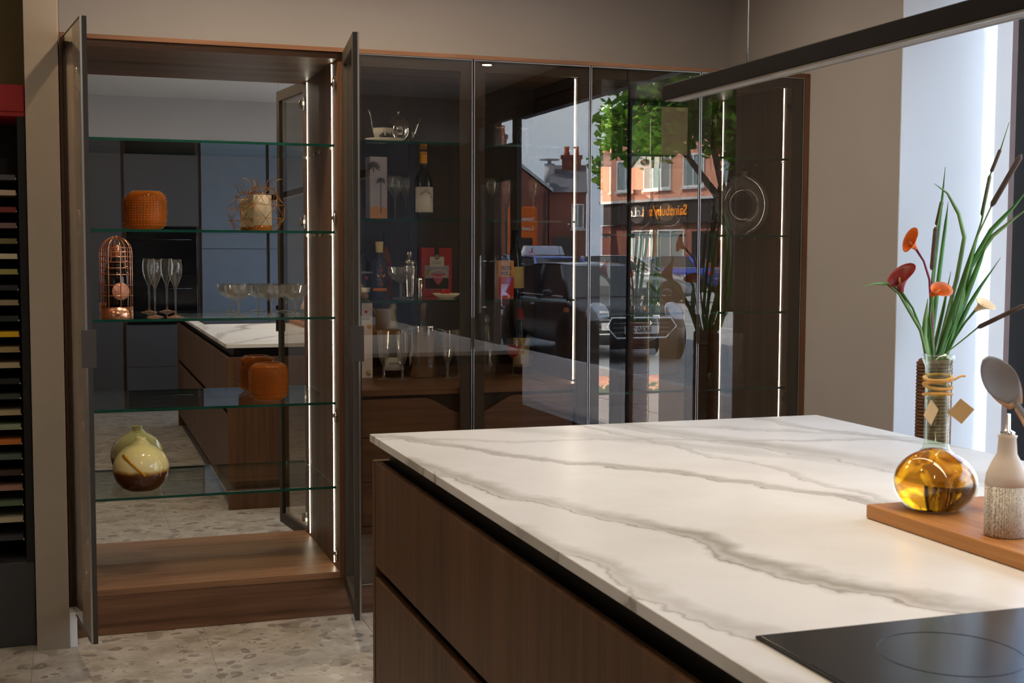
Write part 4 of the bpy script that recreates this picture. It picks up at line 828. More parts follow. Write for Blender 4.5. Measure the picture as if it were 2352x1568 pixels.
calla('topmost orange calla lily with a bent pink stem', (388, 815), (478, 1010), R(-50), 'calla', 0.066, -0.02, 'calla_stem')
calla('dark red-orange calla lily leaning far left in the rope vase', (305, 1085), (440, 1340), R(-20), 'calla_dark', 0.09, -0.035)
calla('open orange calla lily facing the room at the centre', (487, 1115), (485, 1250), R(22), 'calla', 0.066, -0.05, nod=R(52))
calla('pale orange calla lily at the right of the bunch', (772, 1212), (640, 1400), R(35), 'calla_pale', 0.062, -0.02, nod=R(40))
def blade(label, pts, w, mat, dy, grp):
    """long flat leaf with a folded midrib"""
    t = thing('grass_blade', label, 'leaf', (3.02, 3.97, 0.664), group=grp); o = Vector((3.02, 3.97, 0.664))
    P_ = [Vector((0.0, dy*0.15, 0.0)), Vector((0.0, dy*0.2, 0.33))]+[FP(a, b, dy*(0.4+0.6*i/len(pts)))-o for i, (a, b) in enumerate(pts)]
    sm_ = []
    for i in range(len(P_)-1):
        for k in range(4): sm_.append(P_[i].lerp(P_[i+1], k/4))
    sm_.append(P_[-1]); m_ = len(sm_); rings = []
    for i, p in enumerate(sm_):
        tg = (sm_[min(i+1, m_-1)]-sm_[max(i-1, 0)]).normalized(); sd = tg.cross(Vector((0, 1, 0))).normalized(); u = i/(m_-1); hw = 1.6*w*(0.55+0.45*math.sin(PI*min(1, u*1.1)))*(1-max(0, (u-0.75)/0.25)**1.5)+0.0006
        rings.append([p-sd*hw, p+Vector((0, -0.0012-0.25*hw, 0)), p+sd*hw, p+Vector((0, 0.0012, 0))])
    obj('leaf_blade', MB().loft(rings), mat, t)
G = 'green grass blades in the rope vase'
blade('thin grass blade rising straight up at the left of the bunch', [(480, 1400), (500, 1000), (545, 480), (557, 295)], 0.005, 'leaf', 0.02, G)
blade('grass blade arching left over the centre of the bunch', [(560, 1400), (650, 1000), (690, 740), (650, 590), (575, 460), (490, 400)], 0.006, 'leaf_pale', 0.0, G)
blade('upright grass blade right of the straight cattail', [(500, 1400), (540, 950), (570, 650), (582, 515)], 0.006, 'leaf', 0.03, G)
blade('broad grass blade at the heart of the bunch', [(560, 1480), (640, 1200), (740, 850), (790, 640)], 0.010, 'leaf', -0.01, G)
blade('broad grass blade leaning right behind the pale lily', [(580, 1480), (700, 1150), (790, 900), (830, 800)], 0.009, 'leaf', 0.03, G)
blade('long grass blade running out to the right window frame', [(600, 1480), (720, 950), (860, 690), (1000, 540), (1130, 370)], 0.007, 'leaf', 0.02, G)
blade('lower long pale grass blade running out to the right', [(600, 1480), (740, 930), (870, 730), (1000, 620), (1150, 500)], 0.006, 'leaf_pale', 0.04, G)
blade('short grass blade pointing right above the pale lily', [(600, 1480), (730, 1180), (800, 1060), (925, 872)], 0.006, 'leaf', 0.05, G)
blade('dark grass blade behind the open orange lily', [(520, 1450), (570, 1200), (610, 960)], 0.006, 'leaf', 0.05, G)
blade('pale grass blade curling far left past the dark lily', [(470, 1480), (430, 1330), (290, 1090), (220, 1035), (140, 1035), (60, 1058)], 0.0045, 'leaf_pale', -0.05, G)
blade('thick green leaf sheath at the vase mouth', [(480, 1500), (455, 1380), (460, 1250), (470, 1130)], 0.009, 'leaf_pale', -0.04, G)
def cattail(label, pts, a, b, rad, dy):
    t = thing('cattail', label, 'cattail', (3.02, 3.97, 0.664), group='brown cattails in the rope vase'); o = Vector((3.02, 3.97, 0.664))
    P_ = [Vector((0, dy*0.15, 0)), Vector((0, dy*0.2, 0.33))]+[FP(x, y, dy)-o for x, y in pts]
    obj('stalk', MB().tube(P_, [0.003]*(len(P_)-1)+[0.0012], 6), 'leaf_pale', t)
    A, Bq = FP(*a, dy)-o, FP(*b, dy)-o
    obj('seed_head', MB().tube([A, A.lerp(Bq, 0.06), A.lerp(Bq, 0.94), Bq], [rad*0.4, rad, rad, rad*0.35], 9), 'cattail', t)
cattail('straight brown cattail at the left of the bunch', [(495, 1000), (515, 690), (545, 500)], (490, 950), (508, 675), 0.0085, 0.0)
cattail('upper grey-green cattail above the straight one', [(500, 1010), (515, 680), (548, 490)], (512, 665), (542, 510), 0.0075, 0.03)
cattail('slim tall cattail with a hair-thin tip', [(640, 1300), (800, 620), (845, 330), (905, 170), (955, -5)], (848, 320), (903, 170), 0.0065, 0.02)
cattail('second slim cattail just under the tall one', [(640, 1300), (790, 660), (842, 330)], (795, 600), (842, 335), 0.0065, 0.05)
cattail('thick green cattail leaning right before the window', [(640, 1300), (760, 760), (855, 540), (1045, 200)], (855, 540), (1040, 200), 0.010, -0.01)
cattail('long brown cattail lying out to the right', [(600, 1480), (700, 1400), (790, 1325), (1090, 1175)], (790, 1325), (1095, 1180), 0.0085, -0.02)

# ================================================================== SAMPLE RACK AT THE LEFT
rk = thing('sample_rack', 'tall black display rack of door samples left of the cream pier', 'rack', (-0.52, 4.98, 0))
def rb(nm, a, mat, **k): return obj(nm, MB().box(*a), mat, rk, world=True, **k)
rb('side_panel', (-0.186, -0.160, 4.855, 5.24, 0.31, 1.90), 'black_gap'); rb('side_panel', (-0.875, -0.85, 4.855, 5.24, 0.31, 1.90), 'black_gap')
rb('back_panel', (-0.849, -0.187, 5.225, 5.24, 0.31, 1.90), 'black_gap'); rb('top_panel', (-0.875, -0.160, 4.855, 5.24, 1.9005, 1.915), 'red_label')
rb('header_box', (-0.875, -0.160, 4.850, 5.24, 1.916, 2.010), 'red_label', bevel=0.002); rb('base_cupboard', (-0.875, -0.160, 4.860, 5.24, 0.0, 0.309), 'charcoal', bevel=0.002)
cols = [('charcoal', 78, 76, 78, 1.684), ('beige', 196, 176, 150, 1.630), ('dark red', 120, 40, 34, 1.570), ('mauve brown', 122, 96, 90, 1.514), ('olive', 112, 104, 64, 1.459), ('warm ivory', 206, 192, 160, 1.405), ('moss yellow', 150, 142, 80, 1.350),
        ('navy black', 30, 32, 38, 1.293), ('khaki', 150, 134, 104, 1.240), ('forest black', 38, 44, 38, 1.183), ('bright yellow', 224, 176, 20, 1.127), ('ochre beige', 152, 136, 90, 1.072), ('pale stone', 176, 162, 132, 1.016), ('jet black', 26, 26, 28, 0.958),
        ('bottle green', 54, 60, 52, 0.904), ('sand', 168, 152, 118, 0.846), ('sage', 138, 150, 126, 0.794), ('burnt orange', 186, 106, 40, 0.740), ('grey green', 78, 96, 84, 0.686), ('umber', 60, 44, 36, 0.628), ('clay brown', 152, 116, 96, 0.574), ('leaf green', 86, 108, 78, 0.518), ('putty', 178, 168, 140, 0.458), ('graphite', 52, 52, 56, 0.392)]
for nm, r_, g_, b_, zz in cols:
    mn = 'sample_'+nm.replace(' ', '_'); plain(mn, lin(r_, g_, b_), 0.5, 0, 0.04)
    t = thing('paint_sample', nm+' painted door sample resting in the black rack', 'paint sample', (-0.52, 5.03, zz-0.006), group='painted door samples in the rack')
    obj('board', MB().box(-0.324, 0.324, -0.150, 0.165, 0.0, 0.019), mn, t, bevel=0.0012)
    obj('clip', MB().tube([(0.326, -0.13, 0.004), (0.326, -0.165, 0.004)], 0.0035, 8), 'steel', t)

# ================================================================== OVEN WALL BEHIND THE CAMERA (seen in the mirror)
YU = -1.15
def tall_unit(label, x0, x1, mat, split):
    t = thing('tall_unit', label, 'tall cabinet', ((x0+x1)/2, YU-0.3, 0)); 
    obj('carcass', MB().box(x0, x1, YU-0.60, YU-0.021, 0.0, 2.39), 'walnut_dark', t, world=True)
    for z0, z1 in split: obj('door_front', MB().box(x0+0.012, x1-0.012, YU-0.02, YU, z0+0.002, z1-0.002), mat, t, world=True, bevel=0.0012)
    return t
tall_unit('charcoal tall unit left of the ovens', -0.21, 0.398, 'charcoal', ((0.03, 2.29),))
t = tall_unit('oven housing with charcoal doors above and drawers below', 0.402, 1.058, 'charcoal', ((0.03, 0.40), (0.40, 0.775), (1.645, 2.285)))
tall_unit('tall unit right of the ovens with blue window light painted in', 1.062, 1.66, 'daylit_grey', ((0.03, 1.45), (1.45, 2.39)))
tall_unit('second tall unit from the ovens with blue window light painted in', 1.664, 2.26, 'daylit_grey', ((0.03, 1.45), (1.45, 2.39)))
tall_unit('tall unit nearest the shop door with blue window light painted in', 2.264, 2.86, 'daylit_grey', ((0.03, 1.45), (1.45, 2.39)))
for lb, z0, z1 in (('black glass lower oven in the housing', 0.78, 1.205), ('black glass upper compact oven in the housing', 1.21, 1.64)):
    t = thing('built_in_oven', lb, 'oven', (0.73, YU, z0)); obj('oven_door', MB().box(0.43, 1.03, YU-0.0195, YU+0.004, z0, z1-0.08), 'oven_black', t, world=True, bevel=0.002)
    obj('control_panel', MB().box(0.43, 1.03, YU-0.0195, YU+0.004, z1-0.078, z1), 'oven_black', t, world=True); obj('bar_handle', MB().tube([(0.48, YU+0.03, z1-0.11), (0.98, YU+0.03, z1-0.11)], 0.007, 8), 'oven_black', t, world=True)
struct('wall_bulkhead', MB().box(-0.6, 3.36, -1.79, YU-0.05, 2.395, CEIL-0.001), 'wall_paint', 'grey bulkhead over the oven units')

# ================================================================== STREET OUTSIDE (seen through the window and mirrored in the glass doors)
plain('asphalt', lin(150, 152, 154), 0.85, 0, 0.08, 6, 0.2); plain('paver', lin(176, 160, 150), 0.8, 0, 0.10, 5, 0.2); plain('kerb_stone', lin(190, 186, 180), 0.8, 0, 0.06, 5); plain('road_paint', lin(240, 240, 236), 0.7, 0, 0.05)
def brick(name, c1, c2, mort, sc_=1.0):
    m, nt, out = newmat(name); L = nt.links.new; p = N(nt, 'BsdfPrincipled', Roughness=0.85); tc = N(nt, 'TexCoord'); sp = N(nt, 'SeparateXYZ'); L(tc.outputs['Object'], sp.inputs[0])
    ad = N(nt, 'Math', operation='ADD'); L(sp.outputs[0], ad.inputs[0]); L(sp.outputs[1], ad.inputs[1]); cm = N(nt, 'CombineXYZ'); L(ad.outputs[0], cm.inputs[0]); L(sp.outputs[2], cm.inputs[1])
    b = N(nt, 'TexBrick', Scale=4.4*sc_, Color1=(*c1, 1), Color2=(*c2, 1), Mortar=(*mort, 1)); b.inputs['Mortar Size'].default_value = 0.012; L(cm.outputs[0], b.inputs['Vector'])
    nz = N(nt, 'TexNoise', Scale=0.7, Detail=4.0); L(tc.outputs['Object'], nz.inputs['Vector']); r = ramp(nt, [(0.3, (0.75, 0.75, 0.75)), (0.7, (1.1, 1.1, 1.1))]); L(nz.outputs['Fac'], r.inputs['Fac'])
    mx = N(nt, 'Mix'); mx.data_type = 'RGBA'; mx.blend_type = 'MULTIPLY'; mx.inputs[0].default_value = 1.0; L(b.outputs['Color'], mx.inputs[6]); L(r.outputs[0], mx.inputs[7]); L(mx.outputs[2], p.inputs['Base Color']); L(p.outputs[0], out.inputs[0])
brick('brick_red', lin(150, 82, 66), lin(126, 66, 54), lin(150, 128, 114)); brick('brick_pink', lin(206, 140, 116), lin(190, 122, 100), lin(200, 170, 150))
plain('slate', lin(96, 98, 106), 0.7, 0, 0.15, 4); plain('lead', lin(190, 192, 196), 0.5, 0, 0.05); plain('fascia', lin(44, 40, 42), 0.4, 0, 0.05); plain('sign_orange', lin(240, 110, 20), 0.5, 0, 0.03); plain('sign_text', lin(246, 150, 30), 0.5, 0, 0.03)
plain('dark_glass', (0.02, 0.024, 0.028), 0.06, 0, 0.1, spec=0.8); plain('upvc', lin(236, 236, 234), 0.5); plain('terracotta', lin(176, 92, 60), 0.8); plain('window_pane', lin(120, 136, 140), 0.1, 0, 0.1, spec=0.8)
plain('car_black', (0.010, 0.006, 0.007), 0.25, 0, 0.1, spec=0.4, coat=0.25); plain('car_roof_sky', lin(150, 150, 156), 0.2, 0.3, 0.03, coat=1.0); plain('car_blue', lin(40, 70, 170), 0.2, 0.2, 0.05, coat=1.0); plain('car_silver', lin(176, 178, 184), 0.22, 0.5, 0.03, coat=1.0); plain('car_navy', lin(70, 78, 104), 0.2, 0.3, 0.05, coat=1.0)  # the hatchback's grey roof colour stands for sky reflected in its paint
plain('tyre', (0.012, 0.012, 0.012), 0.8); plain('headlight', lin(210, 216, 224), 0.08, 0.4, 0.05, spec=0.9); plain('tail_red', lin(220, 20, 24), 0.2); plain('indicator', lin(240, 120, 20), 0.3); plain('plate_white', lin(238, 238, 232), 0.5); plain('plate_yellow', lin(236, 200, 40), 0.5)
plain('bark', lin(84, 70, 58), 0.9, 0, 0.2, 8, 0.4); plain('skin', lin(206, 160, 136), 0.6); plain('coat_red', lin(190, 60, 56), 0.8); plain('sign_blue', lin(120, 140, 156), 0.5)
m, nt, out = newmat('foliage'); L = nt.links.new; p = N(nt, 'BsdfDiffuse'); tl = N(nt, 'BsdfTranslucent'); oi = N(nt, 'NewGeometry'); r_ = ramp(nt, [(0, (0.035, 0.10, 0.012)), (0.5, (0.09, 0.24, 0.025)), (1, (0.22, 0.40, 0.05))]); L(oi.outputs['Random Per Island'], r_.inputs['Fac']); L(r_.outputs[0], p.inputs['Color']); L(r_.outputs[0], tl.inputs['Color'])
mx = N(nt, 'MixShader', Fac=0.45); L(p.outputs[0], mx.inputs[1]); L(tl.outputs[0], mx.inputs[2]); L(mx.outputs[0], out.inputs[0])

GZ = -0.12
struct('ground_road', MB().box(6.3, 110, -150, 60, GZ-0.2, GZ), 'asphalt', 'grey asphalt road outside the shop')
pv = struct('ground_pavement', MB().box(3.5, 6.149, -22, 12, GZ-0.2, -0.012), 'grout', 'paved footway in front of the shop')
src = None; ny = 0
for j in range(26):
    for i in range(4):
        x0, y0 = 3.63+i*0.63, -13.0+j*0.62
        if src is None:
            src = obj('paving_slab', MB().box(-0.311, 0.311, -0.306, 0.306, -0.012, 0.0), 'paver', pv, bevel=0.003, seg=1); src.location = (x0+0.315, y0+0.31, 0.0)
        else: like(src, 'paving_slab', (x0+0.315, y0+0.31, random.uniform(-0.002, 0.001)), pv)
kb = thing('kerb', 'row of pale kerb stones along the footway', 'kerb', (6.225, -5, GZ)); src = None
for j in range(24):
    y0 = -16+j*0.92
    if src is None: src = obj('kerb_stone', MB().box(-0.075, 0.075, -0.455, 0.455, 0, 0.115), 'kerb_stone', kb, bevel=0.01); src.location = (0, y0+5, 0)
    else: like(src, 'kerb_stone', (0, y0+5, 0), kb)
for lb, x, y0, y1 in (('white road line nearest the parked black hatchback', 12.6, -30, 6), ('white road line farther out on the street', 16.1, -38, 6)):
    tag(obj('road_marking', MB().box(x, x+0.13, y0, y1, GZ, GZ+0.004), 'road_paint'), lb, 'road line')
struct('ground_far_pavement', MB().box(29.5, 60, -150, 60, GZ, GZ+0.1), 'paver', 'far footway across the street')

# ------------------------------------------------------------------ cars
def make_car(label, loc, heading, body, L_=3.82, W_=1.72, H_=1.41, belt=0.90, bonnet=0.86, cowl=0.95, rooff=0.33, roofr=-1.38, tailx=-1.78, roof=None, round_lights=False, plate=None, rear_plate=None, boot=None):
    """car facing local +x, standing on z = 0"""
    t = thing('car', label, 'car', loc, heading); hl = L_/2; hw = W_/2
    st = [(-hl, 0.62, 0.80, 0.28), (-hl+0.06, boot or belt*0.98, 0.90, 0.22), (tailx, (boot or belt*1.0), 0.97, 0.19), (-1.0, belt*1.01, 1.0, 0.18), (0.0, belt, 1.0, 0.18), (cowl, belt*1.0, 1.0, 0.18), (cowl+0.10, belt*0.98, 0.99, 0.18), (hl-0.42, bonnet*0.95, 0.96, 0.18), (hl-0.12, bonnet*0.80, 0.88, 0.20), (hl-0.01, bonnet*0.62, 0.76, 0.26), (hl, 0.42, 0.70, 0.30)]
    rings = []
    for x, zt, wf_, zb in st:
        w = hw*wf_; rings.append([(x, -w*0.90, zb), (x, -w, zb+(zt-zb)*0.25), (x, -w, zb+(zt-zb)*0.62), (x, -w*0.95, zt-0.05), (x, -w*0.84, zt), (x, 0, zt+0.025), (x, w*0.84, zt), (x, w*0.95, zt-0.05), (x, w, zb+(zt-zb)*0.62), (x, w, zb+(zt-zb)*0.25), (x, w*0.90, zb), (x, 0, zb-0.02)])
    obj('body', MB().loft(rings), body, t, subsurf=1)
    g = [[(cowl+0.02, -hw*0.84, belt-0.02), (rooff, -hw*0.68, H_-0.06), (roofr, -hw*0.66, H_-0.09), (tailx+0.02, -hw*0.82, belt-0.02)]]
    gh = [(tailx+0.02, 0.84, 0.84, belt+0.0), (roofr, 0.86, 0.66, H_-0.06), (rooff, 0.88, 0.68, H_-0.05), (cowl+0.06, 0.86, 0.86, belt+0.0)]
    rr = []
    for x, wb, wt2, zt in gh: rr.append([(x, -hw*wb, belt-0.05), (x, -hw*wt2, zt), (x, 0, zt+0.015), (x, hw*wt2, zt), (x, hw*wb, belt-0.05)])
    obj('window_glass', MB().loft(rr, smooth=False), 'dark_glass', t)
    ro = []
    for x, w, z in ((roofr-0.10, 0.62, H_-0.10), (roofr+0.03, 0.675, H_-0.045), (-0.5, 0.70, H_-0.012), (rooff-0.05, 0.695, H_-0.03), (rooff+0.06, 0.66, H_-0.065)):
        ro.append([(x, -hw*w, z-0.02), (x, -hw*w*0.9, z+0.008), (x, 0, z+0.02), (x, hw*w*0.9, z+0.008), (x, hw*w, z-0.02), (x, 0, z-0.03)])
    obj('roof', MB().loft(ro), roof or body, t, subsurf=1)
    for s in (-1, 1):
        obj('front_pillar', MB().tube([(cowl+0.04, s*hw*0.86, belt-0.02), (rooff+0.03, s*hw*0.68, H_-0.06)], 0.035, 6), body, t)
        obj('door_pillar', MB().tube([(-0.28, s*hw*0.885, belt-0.02), (-0.36, s*hw*0.69, H_-0.05)], 0.035, 6), 'car_black', t)
        obj('rear_pillar', MB().tube([(tailx+0.16, s*hw*0.87, belt-0.02), (roofr+0.02, s*hw*0.67, H_-0.07)], 0.075, 6), body, t)
        mr = obj('door_mirror', MB().lathe([(0.0001, -0.09), (0.055, -0.06), (0.075, 0.0), (0.06, 0.05), (0.0001, 0.07)], 14), body, t); mr.matrix_local = Matrix.Translation((cowl-0.20, s*(hw+0.10), belt+0.06)) @ Matrix.Rotation(PI/2, 4, 'X') @ Matrix.Scale(0.75, 4, (0, 1, 0))
        obj('belt_trim', MB().tube([(tailx+0.1, s*hw*0.945, belt+0.012), (-0.5, s*hw*0.955, belt+0.012), (cowl, s*hw*0.95, belt+0.010)], 0.010, 6), 'chrome', t)
        obj('door_handle', MB().tube([(-0.10, s*(hw+0.005), belt-0.13), (-0.26, s*(hw+0.005), belt-0.13)], 0.014, 6), 'chrome', t)
        if round_lights:
            for nm, a, mt in (('headlight', [(0.155, 0.0), (0.15, 0.05), (0.10, 0.085), (0.0001, 0.095)], 'headlight'),):
                h_ = obj(nm, MB().lathe(a, 24), mt, t); h_.matrix_local = Matrix.Translation((hl-0.20, s*hw*0.68, bonnet*0.80)) @ Matrix.Rotation(s*R(14), 4, 'Z') @ Matrix.Rotation(R(68), 4, 'Y')
                ri = obj('headlight_ring', MB().tube([(0.155*math.cos(2*PI*k/28), 0.155*math.sin(2*PI*k/28), 0.02) for k in range(28)], 0.014, 6, closed=True), 'chrome', h_)
            lf_ = obj('fog_lamp', MB().lathe([(0.06, 0), (0.05, 0.03), (0.0001, 0.035)], 16), 'headlight', t); lf_.matrix_local = Matrix.Translation((hl-0.07, s*hw*0.62, 0.40)) @ Matrix.Rotation(PI/2, 4, 'Y')
            obj('side_indicator', MB().box(1.16, 1.30, s*hw*0.985, s*(hw*1.0+0.012), 0.70, 0.76), 'indicator', t)
        else:
            h_ = obj('headlight', MB().lathe([(0.0001, -0.02), (0.10, 0.0), (0.0001, 0.05)], 18), 'headlight', t); h_.matrix_local = Matrix.Translation((hl-0.30, s*hw*0.74, bonnet*0.80)) @ Matrix.Rotation(s*R(-20), 4, 'Z') @ Matrix.Rotation(R(62), 4, 'Y') @ Matrix.Scale(2.2, 4, (1, 0, 0))
        tl_ = obj('tail_light', MB().box(-hl-0.01+0.05, -hl+0.20, s*hw*0.70, s*hw*0.93, 0.66, 0.84), 'tail_red', t, bevel=0.02)
    for x in (-hl+0.62, hl-0.72):
        for s in (-1, 1):
            w = obj('wheel', MB().lathe([(0.20, 0.0), (0.30, 0.0), (0.315, 0.03), (0.315, 0.17), (0.30, 0.20), (0.20, 0.20)], 28), 'tyre', t); w.matrix_local = Matrix.Translation((x, s*(hw-0.19), 0.315)) @ Matrix.Rotation(-s*PI/2, 4, 'X')
            obj('rim', MB().lathe([(0.205, 0.17), (0.205, 0.195), (0.15, 0.18), (0.05, 0.20), (0.0001, 0.20)], 20), 'alu', w)
            ar = obj('wheel_arch', MB().lathe([(0.34, 0), (0.385, 0.0), (0.385, 0.035), (0.34, 0.035)], 28), 'tyre', t); ar.matrix_local = Matrix.Translation((x, s*(hw-0.025), 0.33)) @ Matrix.Rotation(-s*PI/2, 4, 'X')
    gp = [(hw*0.52, 0.64), (hw*0.62, 0.52), (hw*0.44, 0.36), (-hw*0.44, 0.36), (-hw*0.62, 0.52), (-hw*0.52, 0.64)] if round_lights else [(hw*0.5, 0.60), (hw*0.42, 0.34), (-hw*0.42, 0.34), (-hw*0.5, 0.60)]
    gr = obj('grille', MB().prism(gp, hl-0.06, hl+0.012, 'x'), 'black_gap', t)
    obj('grille_surround', MB().tube([(hl+0.015, y, z) for y, z in gp], 0.017, 6, closed=True), 'chrome', gr)
    for k in range(3): obj('grille_bar', MB().tube([(hl+0.016, -hw*0.5, 0.44+k*0.065), (hl+0.016, hw*0.5, 0.44+k*0.065)], 0.008, 5), 'alu', gr)
    if plate:
        pl_ = obj('number_plate', MB().box(hl+0.02, hl+0.032, -0.26, 0.26, 0.42, 0.53), 'plate_white', t); obj('plate_text', xf(text_mb(plate, 0.10, 0.004, bold=0.002), Matrix.Translation((hl+0.034, 0, 0.475)) @ Matrix.Rotation(PI/2, 4, 'Z') @ Matrix.Rotation(PI/2, 4, 'X')), 'ink', pl_)
    if rear_plate: obj('rear_number_plate', MB().box(-hl-0.02, -hl+0.03, -0.26, 0.26, 0.64, 0.75), 'plate_yellow', t)
    obj('aerial', MB().tube([(roofr+0.15, 0, H_), (roofr+0.02, 0, H_+0.28)], 0.004, 5), 'black_gap', t)
    return t
make_car('black compact hatchback with chrome grille parked outside the window', (7.48, -8.45, GZ), PI/2, 'car_black', roof='car_roof_sky', round_lights=True, plate='BK60 2')
c2 = make_car('blue hatchback with a white learner roof sign', (10.4, -17.9, GZ), R(84), 'car_blue', L_=4.0, W_=1.74, H_=1.48, belt=0.96, roof='car_blue')
rs = obj('roof_sign', MB().prism([(-0.54, 1.49), (0.54, 1.49), (0.46, 1.70), (-0.46, 1.70)], -0.09, 0.09, 'x'), 'upvc', c2, bevel=0.006); rs.rotation_euler = (0, 0, 0); rs.location = (-0.45, 0, 0)
for s in (-1, 1):
    obj('learner_letter', xf(text_mb('L', 0.15, 0.006, bold=0.006), Matrix.Translation((s*0.094, s*0.34, 1.59)) @ Matrix.Rotation(s*PI/2, 4, 'Z') @ Matrix.Rotation(PI/2, 4, 'X')), 'tail_red', rs)
make_car('pale silver car turning out beyond the black hatchback', (16.6, -27.4, GZ), R(30), 'car_silver', L_=4.2, W_=1.78, H_=1.48, belt=0.97)
make_car('blue saloon car driving away by the supermarket', (23.0, -37.5, GZ), R(232), 'car_blue', L_=4.5, W_=1.8, H_=1.44, belt=0.95, cowl=1.0, rooff=0.35, roofr=-1.15, tailx=-1.75, boot=0.98, rear_plate=True)
make_car('silver car parked behind the black hatchback', (7.3, -14.0, GZ), PI/2, 'car_silver', L_=4.1, W_=1.76, H_=1.50, belt=0.97, plate='VX')
make_car('dark blue car seen from behind on the far side', (12.4, -27.6, GZ), R(255), 'car_navy', L_=4.2, W_=1.78, H_=1.50, belt=0.97, rear_plate=True)

# ------------------------------------------------------------------ buildings
def window_part(parent, x, z, w, h, y=0.0, sgn=1):
    f = obj('window', MB().box(x-w/2, x-w/2+0.07, y, y+sgn*0.06, z, z+h).box(x+w/2-0.07, x+w/2, y, y+sgn*0.06, z, z+h).box(x-w/2+0.07, x+w/2-0.07, y, y+sgn*0.06, z, z+0.07).box(x-w/2+0.07, x+w/2-0.07, y, y+sgn*0.06, z+h-0.07, z+h).box(x-0.03, x+0.03, y, y+sgn*0.06, z+0.07, z+h-0.07), 'upvc', parent)
    obj('pane', MB().box(x-w/2+0.07, x+w/2-0.07, y+sgn*0.005, y+sgn*0.02, z+0.07, z+h-0.07), 'window_pane', f)
    obj('window_ledge', MB().box(x-w/2-0.08, x+w/2+0.08, y, y+sgn*0.12, z-0.09, z-0.005), 'lead', f)
# supermarket: local x runs along the street, local +y faces the street
sm = thing('supermarket', 'brick supermarket with dark fascia and orange lettering across the street', 'building', (24.9, -45.5, GZ), R(79.3))
obj('ground_floor', MB().box(-2.6, 16, -9, 0, 0, 2.85), 'brick_red', sm); obj('upper_wall', MB().box(-2.6, 16, -9, 0.0, 3.9, 7.0), 'brick_pink', sm)
obj('fascia_board', MB().box(-2.2, 12, -8.9, 0.22, 2.87, 3.88), 'fascia', sm); obj('cornice', MB().box(-2.4, 12.2, 0.0, 0.34, 3.885, 4.0), 'lead', sm)
obj('gable', MB().prism([(-2.6, 7.0), (3.4, 7.0), (0.4, 9.4)], -9, -0.02, 'y'), 'brick_pink', sm); obj('roof', MB().prism([(3.05, 7.02), (16.2, 7.02), (15, 9.4), (4.5, 9.4)], -8.9, 0.1, 'y'), 'slate', sm)
obj('fascia_lettering', xf(text_mb("Sainsbury's", 0.64, 0.05, 'LEFT', 0.008), Matrix.Translation((4.5, 0.26, 3.42)) @ Matrix.Rotation(PI, 4, 'Z') @ Matrix.Rotation(PI/2, 4, 'X')), 'sign_text', sm)
obj('fascia_lettering', xf(text_mb("Local", 0.64, 0.05, 'LEFT'), Matrix.Translation((1.25, 0.26, 3.42)) @ Matrix.Rotation(PI, 4, 'Z') @ Matrix.Rotation(PI/2, 4, 'X')), 'white_ink', sm)
for x in (-0.6, 2.2, 4.6, 7.4, 10.2): window_part(sm, x, 4.45, 1.5, 1.45)
for x in (0.6, 3.0, 7.8, 10.4): window_part(sm, x, 0.5, 2.0, 2.1)
obj('shop_door', MB().box(4.6, 6.4, 0.0, 0.08, 0, 2.5), 'dark_glass', sm); obj('orange_banner', MB().box(6.55, 7.25, 0.01, 0.06, 1.2, 2.4), 'sign_orange', sm)
# gable house at the corner
gh_ = thing('brick_house', 'red brick gable house with slate wing and chimney pots', 'building', (20.8, -48.6, GZ), R(21))
obj('gable_wall', MB().prism([(-5.6, 0), (0.9, 0), (0.9, 4.55), (-1.9, 6.75), (-5.6, 4.1)], -7.0, 0.0, 'y'), 'brick_red', gh_)
obj('verge', MB().prism([(1.15, 4.45), (1.15, 4.62), (-1.9, 6.98), (-5.75, 4.2), (-5.75, 4.05), (-1.9, 6.80)], -7.1, 0.12, 'y'), 'lead', gh_)
obj('wing_wall', MB().box(0.95, 2.75, -6.0, -0.25, 0, 4.5), 'brick_red', gh_); obj('wing_roof', MB().prism([(-0.05, 4.45), (-3.1, 5.95), (-6.2, 4.45)], 0.95, 2.8, 'x'), 'slate', gh_)
def chimney(px_, py_, z0, z1, w, pots, nm='chimney'):
    c = obj(nm, MB().box(px_-w/2, px_+w/2, py_-0.4, py_+0.4, z0, z1).box(px_-w/2-0.07, px_+w/2+0.07, py_-0.47, py_+0.47, z1, z1+0.16), 'brick_red', gh_)
    for k in range(pots): obj('chimney_pot', MB().lathe([(0.13, 0), (0.15, 0.05), (0.12, 0.3), (0.14, 0.45), (0.10, 0.45)], 14, (px_-w/2+w*(k+0.5)/pots, py_, z1+0.16)), 'terracotta', c)
chimney(-2.0, -0.9, 5.9, 7.1, 1.7, 4); chimney(2.05, -2.9, 5.0, 6.25, 0.95, 2)
obj('flue', MB().lathe([(0.26, 5.0), (0.26, 5.95), (0.10, 5.96), (0.10, 6.12), (0.5, 6.13), (0.5, 6.19), (0.0001, 6.22)], 18, (0.95, -2.2, 0)), 'lead', gh_)
obj('garage_door', MB().box(1.15, 2.1, -0.26, -0.20, 0, 2.3), 'charcoal', gh_); window_part(gh_, 2.35, 2.7, 0.6, 1.2, -0.25); window_part(gh_, -3.2, 2.6, 1.0, 1.3)
obj('downpipe', MB().tube([(0.75, 0.06, 0.1), (0.75, 0.06, 4.4)], 0.045, 8), 'charcoal', gh_)
